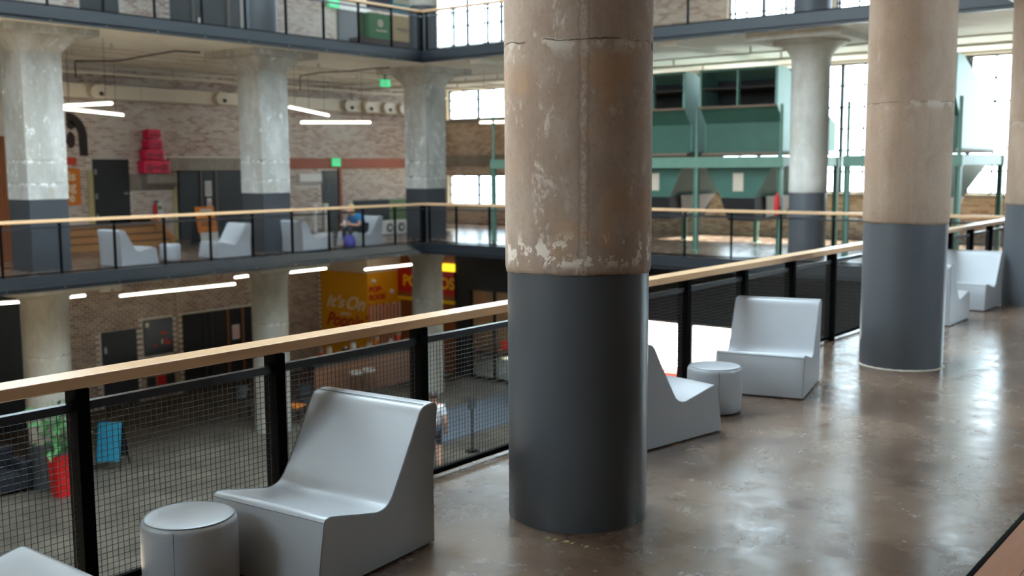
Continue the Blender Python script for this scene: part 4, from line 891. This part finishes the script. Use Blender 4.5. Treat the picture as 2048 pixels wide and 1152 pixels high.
# popcorn shop
YS = 23.96; XS = 22.86
shop = thing('popcorn_shop', (XS+2, YS+1, ZL), 'yellow corner shop booth with red striped popcorn mural and lettering', 'shop')
MB().box(XS, XS+.1, YS, WF-.02, ZL, -1.3).build('side_wall', M_yellow, shop); MB().box(XS+.1, hit(800, 560, 1, YS).x, YS, YS+.1, ZL, -1.3).build('front_wall', M_yellow, shop)
MB().box(XS-.02, XS+.1, YS-.02, WF-.02, -1.3, -.28).build('fascia_side', M_duct, shop); MB().box(XS+.1, hit(800, 560, 1, YS).x, YS-.02, YS+.1, -1.3, -.28).build('fascia_front', M_duct, shop)
XS2 = hit(800, 560, 1, YS).x; ye = hit(912, 560, 0, XS2).y
zt_, zb_ = hit(812, 537, 0, XS2-.1).z, hit(812, 584, 0, XS2-.1).z
MB().box(XS2, XS2+.1, ye, YS, ZL, -.28).build('serving_wall', M_slatwood, shop)
MB().box(XS2-.1, XS2, ye, YS, zb_, zt_).build('name_board', M_red, shop); MB().box(XS2-.1, XS2, ye, hit(880, 560, 0, XS2).y, zt_+.01, zt_+.24).build('lit_strip', M_signglow, shop)
MB().box(XS2-.12, XS2, ye, YS, zb_-.13, zb_).build('sign_ledge', M_counter, shop); MB().box(XS2-.08, XS2, ye, YS, zb_-.26, zb_-.15).build('serving_hatch_frame', M_yelbright, shop)
p0 = hit(806, 562, 0, XS2-.1); p1 = hit(909, 562, 0, XS2-.1)
lt = text('POPROOS', (zt_-zb_)*.66, (0, 0, 0), '-y', M_yelbright, None, bold=.012); wd_ = max(v.co.x for v in lt.data.vertices); bpy.data.objects.remove(lt)
text('POPROOS', (zt_-zb_)*.66, (XS2-.106, p0.y, zb_+(zt_-zb_)*.28), '-x', M_yelbright, shop, sx=(p0.y-p1.y)/wd_, bold=.012)
def wall_text(s, px, py, hpx, ink, sx=1.0, shear=0.0, bold=.01, side=True):
    if side: h = hit(px, py, 0, XS); k = hit(px, py-hpx, 0, XS); return text(s, (k.z-h.z)*1.35, (XS-.006, h.y, h.z), '-x', ink, shop, sx=sx, shear=shear, bold=bold)
    h = hit(px, py, 1, YS); k = hit(px, py-hpx, 1, YS); return text(s, (k.z-h.z)*1.35, (h.x, YS-.006, h.z), '-y', ink, shop, sx=sx, shear=shear, bold=bold)
wall_text("It's", 652, 611, 24, M_cream, 1.35, .4); wall_text("On", 690, 617, 27, M_cream, 1.15, .4); wall_text("AND", 681, 629, 6, M_cream, 1.7, 0, .004); wall_text("Poppin'", 653, 648, 27, M_redink, 1.02, .4, .014)
wall_text("POP-", 738, 585, 11, M_redink, 1.15, 0, .014, False); wall_text("ROOS", 738, 601, 11, M_redink, 1.12, 0, .014, False)
for i in range(9):
    a = hit(738+i*7., 640, 1, YS-.01).x; b = hit(738+i*7.+3.4, 640, 1, YS-.01).x
    MB().box(a, b, YS-.010, YS-.004, ZL+.9, hit(738+i*7., 608-(i*.5)+(3 if i % 2 else 0), 1, YS).z).build('stripe', M_redink, shop)
MB().box(hit(737, 640, 1, YS).x, hit(801, 640, 1, YS).x, YS-.004, YS, ZL+.9, hit(760, 609, 1, YS).z).build('striped_field', M_cream, shop)
for q in ((746, 563), (783, 583)):
    h = hit(*q, 1, YS); MB().lathe([(.01, h.z-.07), (.08, h.z-.03), (.09, h.z+.02), (.03, h.z+.08)], (h.x, YS-.01), 10).build('popcorn_flake', M_white, shop)
# counter with goods
ct = thing('shop_counter', (21.5, 22.2, ZL), 'long wooden plank counter with a dark top in front of the popcorn shop', 'counter')
for k in range(6): MB().box(18.9, 23.4, 22.0, 22.04, ZL+.02+k*.165, ZL+.02+k*.165+.158).build('plank', M_counter, ct)
MB().box(18.92, 23.4, 22.04, 22.6, ZL, ZL+1.0).build('counter_body', M_brown, ct); MB().box(18.85, 23.45, 21.94, 22.7, ZL+1.0, ZL+1.06).build('worktop', M_dark, ct)
jar = None
for i in range(14):
    x = 19.1+i*.31; mt = [M_white, M_redor, M_canvas, M_orange, M_dark][i % 5]; hgt = .14+.1*((i*7) % 3)
    t = thing('jar', (x, 22.3, ZL+1.06), ['white', 'red-orange', 'cream', 'orange', 'black'][i % 5]+' snack jar in the row on the popcorn counter, the one '+['at the far left', 'second from the left', 'third from the left', 'fourth from the left', 'fifth from the left', 'sixth from the left', 'seventh from the left', 'seventh from the right', 'sixth from the right', 'fifth from the right', 'fourth from the right', 'third from the right', 'second from the right', 'at the far right'][i], 'jar', 'jars on the popcorn counter')
    MB().lathe([(.07, ZL+1.06), (.085, ZL+1.09), (.085, ZL+1.06+hgt), (.06, ZL+1.1+hgt)], (x, 22.3), 14).build('glass_body', mt, t); MB().lathe([(.065, ZL+1.1+hgt), (.065, ZL+1.13+hgt)], (x, 22.3), 14).build('lid', M_metal, t)
def bar_stool(x, y, lb, mt):
    t = thing('bar_stool', (x, y, ZL), lb, 'stool', 'bar stools at the popcorn counter')
    MB().lathe([(.17, ZL+.70), (.18, ZL+.72), (.18, ZL+.76), (.16, ZL+.78)], (x, y), 20).build('seat', mt, t)
    for k in range(4):
        a = math.pi/4+k*math.pi/2; MB().tube((x+.12*math.cos(a), y+.12*math.sin(a), ZL+.71), (x+.2*math.cos(a), y+.2*math.sin(a), ZL), .013, 6).build('leg', M_black, t)
for px_, lb in ((712, 'left'), (738, 'right')):
    h = hit(px_, 760, 1, 21.6); bar_stool(h.x, 21.6, 'pale topped bar stool at the counter, %s of two' % lb, M_canvas)
def side_chair(px_, py_, lb, mt, a):
    h = hit(px_, py_, 2, ZL); t = thing('side_chair', (h.x, h.y, ZL), lb, 'chair', 'ground floor side chairs')
    c, s = math.cos(a), math.sin(a); R = lambda m: m.rot(h.x, h.y, a)
    R(MB().box(h.x-.21, h.x+.21, h.y-.21, h.y+.21, ZL+.43, ZL+.46)).build('seat', mt, t); R(MB().box(h.x-.21, h.x+.21, h.y+.19, h.y+.22, ZL+.55, ZL+.85)).build('backrest', mt, t)
    for i in (-1, 1):
        for j in (-1, 1): R(MB().tube((h.x+i*.18, h.y+j*.19, ZL), (h.x+i*.18, h.y+j*.19, ZL+(.85 if j > 0 else .44)), .014, 6)).build('leg', M_black, t)
side_chair(590, 845, 'orange-yellow side chair behind the nearest lounge chair on the ground floor', M_orange, .4)
side_chair(618, 835, 'black side chair next to the orange-yellow one on the ground floor', M_dark, -.3)
side_chair(500, 838, 'grey side chair on the ground floor below the middle column', M_grey_far, .2)
# black wall with glass entrance
XB_ = XS2-.05
bw = struct(MB().box(XB_, XB_+.15, 17.9, 19.0, ZL, -.28).box(XB_, XB_+.15, 20.9, ye-.01, ZL, -.28).box(XB_, XB_+.15, 19.0, 20.9, -1.75, -.28).build('wall_black', M_blackwall), 'black wall under the end gallery')
gd = struct(MB().box(XB_, XB_+.08, 19.0, 19.06, ZL, -1.75).box(XB_, XB_+.08, 20.84, 20.9, ZL, -1.75).box(XB_, XB_+.08, 19.92, 19.98, ZL, -1.75).box(XB_, XB_+.08, 19.0, 20.9, ZL, ZL+.08).build('door_9', M_black), 'glass entrance doors in the black wall')
for y0 in (19.06, 19.98): MB().box(XB_+.03, XB_+.04, y0, y0+.86, ZL+.08, -1.75).build('pane', M_glass, gd)
h = hit(1008, 690, 0, XB_-.01); tag(MB().box(XB_-.03, XB_-.004, h.y-.35, h.y+.10, h.z-.13, h.z+.13).build('door_sign', M_redmat), 'small bright red sign on the glass entrance doors', 'sign')
# end wall slats above the ground floor glazing
lv = thing('louvre_wall', (WE-.05, 11.6, -2.8), 'dark wall of horizontal slats above the ground floor glazing at the end', 'louvre')
MB().box(WE-.03, WE-.005, 5.2, 18, -2.8, -.3).build('backing', M_blackwall, lv)
for k in range(24):
    z = -2.8+k*.103; MB().prism([(WE-.03, z), (WE-.10, z+.015), (WE-.10, z+.055), (WE-.03, z+.075)], 1, 5.2, 18.0).build('slat', M_dark, lv)
# floor mats, stanchion, cleaning bits
h = hit(1350, 742, 2, ZL); tag(MB().box(h.x-1.2, h.x+.6, h.y-.5, h.y+1.3, ZL, ZL+.012).build('floor_mat', M_redmat), 'bright red floor mat on the ground floor behind the half hidden chair', 'mat')
a, b = hit(880, 800, 2, ZL), hit(1013, 790, 2, ZL)
tag(MB().box(17.6, 23.0, 16.3, 18.6, ZL, ZL+.012).build('floor_mat', M_mat), 'large dark grey entrance mat on the ground floor', 'mat')
h = hit(945, 903, 2, ZL); sn = thing('sign_stand', (h.x, h.y, ZL), 'black pole stand with a small sign panel behind the near railing', 'stand')
MB().lathe([(.17, ZL), (.17, ZL+.02), (.05, ZL+.05), (.02, ZL+.06)], (h.x, h.y), 20).build('base', M_black, sn); MB().tube((h.x, h.y, ZL+.05), (h.x, h.y, ZL+1.25), .02, 8).build('pole', M_black, sn); MB().box(h.x-.12, h.x+.12, h.y-.02, h.y+.02, ZL+1.0, ZL+1.3).build('sign_panel', M_dark, sn, .004)

# ------------------------------------------------------------------ people
def skin_mesh(name, joints, edges, mat, parent, root, sub=2):
    names = list(joints); ix = {n: i for i, n in enumerate(names)}
    me = bpy.data.meshes.new(name); me.from_pydata([joints[n][:3] for n in names], [(ix[a], ix[b]) for a, b in edges], [])
    o = bpy.data.objects.new(name, me); COL.objects.link(o); o.modifiers.new('skin', 'SKIN').use_smooth_shade = True; s = o.modifiers.new('sub', 'SUBSURF'); s.levels = sub; s.render_levels = sub
    for n in names:
        d = me.skin_vertices[0].data[ix[n]]; r = joints[n][3]; d.radius = r if isinstance(r, tuple) else (r, r); d.use_root = (n == root)
    dg = bpy.context.evaluated_depsgraph_get(); m2 = bpy.data.meshes.new_from_object(o.evaluated_get(dg)); bpy.data.objects.remove(o)
    m2.materials.clear(); m2.materials.append(mat); m2.name = name
    q = bpy.data.objects.new(name, m2); COL.objects.link(q); q.parent = parent; return q
def hand(J, E_, pre, wrist, d, down):
    "palm and five fingers grown from a wrist joint; d points along the hand, down to the palm side"
    w = Vector(J[wrist][:3]); d = Vector(d).normalized(); dn = Vector(down).normalized(); side = d.cross(dn).normalized()
    J[pre+'palm'] = (*(w+d*.055), .028); E_.append((wrist, pre+'palm'))
    for k, (o, L) in enumerate(((-.03, .065), (-.011, .078), (.010, .072), (.029, .055))):
        b = w+d*.085+side*o; m = b+d*L*.5+dn*.008; e = b+d*L*.85+dn*.03
        for nm, p, r in (('a', b, .010), ('b', m, .0085), ('c', e, .007)): J[pre+'f%d%s' % (k, nm)] = (*p, r)
        E_ += [(pre+'palm', pre+'f%da' % k), (pre+'f%da' % k, pre+'f%db' % k), (pre+'f%db' % k, pre+'f%dc' % k)]
    b = w+d*.03-side*.035; e = b+d*.045-side*.02+dn*.015
    J[pre+'t0'] = (*b, .011); J[pre+'t1'] = (*e, .008); E_ += [(pre+'palm', pre+'t0'), (pre+'t0', pre+'t1')]
def head_bits(t, c, fwd, r, hair, long_):
    c = Vector(c); f = Vector(fwd).normalized(); s = f.cross(Vector((0, 0, 1))).normalized()
    m = MB(); m.lathe([(.01, -r*1.25), (r*.5, -r*1.1), (r*.78, -r*.6), (r*.9, 0), (r*.85, r*.5), (r*.55, r*.95), (.01, r*1.12)], (0, 0), 20)
    m.v = [tuple(c+f*x*1.08+s*y*.92+Vector((0, 0, z))) for x, y, z in m.v]; hd = m.build('head', M_skin, t)
    MB().tube(c+f*r*.92+Vector((0, 0, r*.12)), c+f*r*1.18-Vector((0, 0, r*.2)), r*.08, 8, r*.16).build('nose', M_skin, hd)
    for k in (-1, 1):
        e = c+f*r*.88+s*k*r*.36+Vector((0, 0, r*.12)); MB().tube(e, e+f*r*.06, r*.1, 10).build('eye', M_ink, hd)
        e = c+s*k*r*.86-Vector((0, 0, r*.1)); MB().tube(e, e+s*k*r*.12, r*.22, 10, r*.14).build('ear', M_skin, hd)
    e = c+f*r*.80-Vector((0, 0, r*.55)); MB().tube(e-s*r*.25+f*r*.05, e+s*r*.25+f*r*.05, r*.06, 8).build('mouth', P('lips', lin(160, 90, 80), .5) if 'lips' not in MATS else MATS['lips'], hd)
    m = MB(); prof = [(r*.98, -r*(1.5 if long_ else .4)), (r*1.04, -r*.2), (r*1.0, r*.45), (r*.7, r*.98), (.01, r*1.22)]; m.lathe(prof, (0, 0), 20)
    vs = []
    for x, y, z in m.v:
        p = c-f*r*.14+f*x*1.02+s*y*.98+Vector((0, 0, z))
        if x > r*.35 and z < r*.55: p -= f*(x-r*.35)*1.9
        vs.append(tuple(p))
    m.v = vs; m.build('hair', hair, t)
# seated woman on the far gallery
wo = thing('person', (18.87, 20.02, 0.24), 'person in a blue shirt and dark trousers sitting forward on a far lounge chair', 'person')
wo.location = (0, 0, 0)
J = dict(pel=(18.90, 20.02, .46, (.14, .16)), sp=(18.84, 20.02, .58, (.13, .155)), ch=(18.72, 20.02, .73, (.12, .16)), nk=(18.62, 20.02, .84, .052), hd=(18.58, 20.02, .89, .05))
E_ = [('pel', 'sp'), ('sp', 'ch'), ('ch', 'nk'), ('nk', 'hd')]
for k, sg_ in (('l', -1), ('r', 1)):
    y = 20.02
    J.update({k+'sh': (18.72, y+sg_*.18, .77, .06), k+'el': (18.64, y+sg_*.22, .54, .045), k+'wr': (18.42, y+sg_*.10, .57, .031),
              k+'hp': (18.86, y+sg_*.10, .44, .095), k+'kn': (18.42, y+sg_*.12, .45, .066), k+'an': (18.46, y+sg_*.12, .09, .042), k+'to': (18.31, y+sg_*.13, .036, .034)})
    E_ += [('ch', k+'sh'), (k+'sh', k+'el'), (k+'el', k+'wr'), ('pel', k+'hp'), (k+'hp', k+'kn'), (k+'kn', k+'an'), (k+'an', k+'to')]
    hand(J, E_, k+'h', k+'wr', (-1, -sg_*.25, .05), (0, 0, -1))
skin_mesh('body', {**J, **{k: (*J[k][:3], tuple(q*.78 for q in J[k][3])) for k in ('pel', 'sp', 'ch')}}, E_, M_skin, wo, 'pel')
def grow(J, keys, f): return {k: (*J[k][:3], tuple(q*f for q in J[k][3]) if isinstance(J[k][3], tuple) else J[k][3]*f) for k in keys}
Js = grow(J, ['pel', 'sp', 'ch', 'lsh', 'rsh'], 1.25)
Js['nk'] = (*Vector(J['ch'][:3]).lerp(Vector(J['nk'][:3]), .8), .078)
for k in 'lr': a, b = Vector(J[k+'sh'][:3]), Vector(J[k+'el'][:3]); Js[k+'mid'] = (*a.lerp(b, .62), .066)
skin_mesh('shirt', Js, [('pel', 'sp'), ('sp', 'ch'), ('ch', 'nk'), ('ch', 'lsh'), ('ch', 'rsh'), ('lsh', 'lmid'), ('rsh', 'rmid')], M_shirt, wo, 'pel')
Jt = grow(J, ['pel', 'lhp', 'rhp', 'lkn', 'rkn', 'lan', 'ran'], 1.1)
skin_mesh('trousers', Jt, [('pel', 'lhp'), ('pel', 'rhp'), ('lhp', 'lkn'), ('rhp', 'rkn'), ('lkn', 'lan'), ('rkn', 'ran')], M_trouser, wo, 'pel')
head_bits(wo, (18.55, 20.02, .965), (-1, -.1, -.35), .10, M_hair, True)
cup = tag(MB().lathe([(.028, .56), (.035, .67), (.037, .68)], (18.27, 19.95), 12).build('drink_cup', M_white), 'white cup held by the person in the blue shirt', 'cup')
bg_ = thing('shoulder_bag', (18.22, 19.72, 0), 'purple bag standing on the floor at the feet of the person in blue', 'bag')
MB().lathe([(.11, 0), (.15, .05), (.16, .16), (.12, .28), (.05, .33)], (18.16, 19.66), 14).build('bag_body', M_purple, bg_); MB().path([(18.09, 19.66, .3), (18.11, 19.66, .42), (18.21, 19.66, .42), (18.23, 19.66, .3)], .012, 6).build('strap', M_ink, bg_)
# walking person on the ground floor
h = hit(884, 938, 2, ZL); bx_, by_ = h.x, h.y; side = Vector((RT.x, RT.y, 0)).normalized(); ox = bx_-side.x*.16; oy = by_-side.y*.16
wp = thing('person', (0, 0, 0), 'person in a white shirt on the ground floor, mostly hidden by the nearest lounge chair', 'person')
J = dict(pel=(ox, oy, ZL+.95, (.14, .12)), sp=(ox, oy, ZL+1.12, (.13, .11)), ch=(ox, oy, ZL+1.34, (.15, .12)), nk=(ox, oy, ZL+1.48, .05), hd=(ox, oy, ZL+1.54, .05)); E_ = [('pel', 'sp'), ('sp', 'ch'), ('ch', 'nk'), ('nk', 'hd')]
fd = Vector((-side.y, side.x, 0))
for k, sg_ in (('l', -1), ('r', 1)):
    q = lambda a, b, z, r: (ox+side.x*a+fd.x*b, oy+side.y*a+fd.y*b, ZL+z, r)
    J.update({k+'sh': q(sg_*.19, 0, 1.38, .06), k+'el': q(sg_*.25, -.02, 1.10, .045), k+'wr': q(sg_*.25, .06, .86, .032), k+'hp': q(sg_*.09, 0, .90, .092), k+'kn': q(sg_*.10, .03*sg_, .50, .062), k+'an': q(sg_*.11, -.03*sg_, .09, .042), k+'to': q(sg_*.12, .14-.03*sg_, .035, .036)})
    E_ += [('ch', k+'sh'), (k+'sh', k+'el'), (k+'el', k+'wr'), ('pel', k+'hp'), (k+'hp', k+'kn'), (k+'kn', k+'an'), (k+'an', k+'to')]; hand(J, E_, k+'h', k+'wr', (fd.x*.3, fd.y*.3, -1), (fd.x, fd.y, 0))
skin_mesh('body', {**J, **{k: (*J[k][:3], tuple(q*.78 for q in J[k][3])) for k in ('pel', 'sp', 'ch')}}, E_, M_skin, wp, 'pel')
Js = grow(J, ['pel', 'sp', 'ch', 'lsh', 'rsh'], 1.25)
Js['nk'] = (*Vector(J['ch'][:3]).lerp(Vector(J['nk'][:3]), .8), .078)
for k in 'lr': a, b = Vector(J[k+'sh'][:3]), Vector(J[k+'el'][:3]); Js[k+'mid'] = (*a.lerp(b, .7), .064)
skin_mesh('shirt', Js, [('pel', 'sp'), ('sp', 'ch'), ('ch', 'nk'), ('ch', 'lsh'), ('ch', 'rsh'), ('lsh', 'lmid'), ('rsh', 'rmid')], M_wshirt, wp, 'pel')
Jt = grow(J, ['pel', 'lhp', 'rhp', 'lkn', 'rkn'], 1.12)
skin_mesh('shorts', Jt, [('pel', 'lhp'), ('pel', 'rhp'), ('lhp', 'lkn'), ('rhp', 'rkn')], M_trouser, wp, 'pel')
head_bits(wp, (ox, oy, ZL+1.62), (fd.x, fd.y, -.1), .11, M_hair2, False)
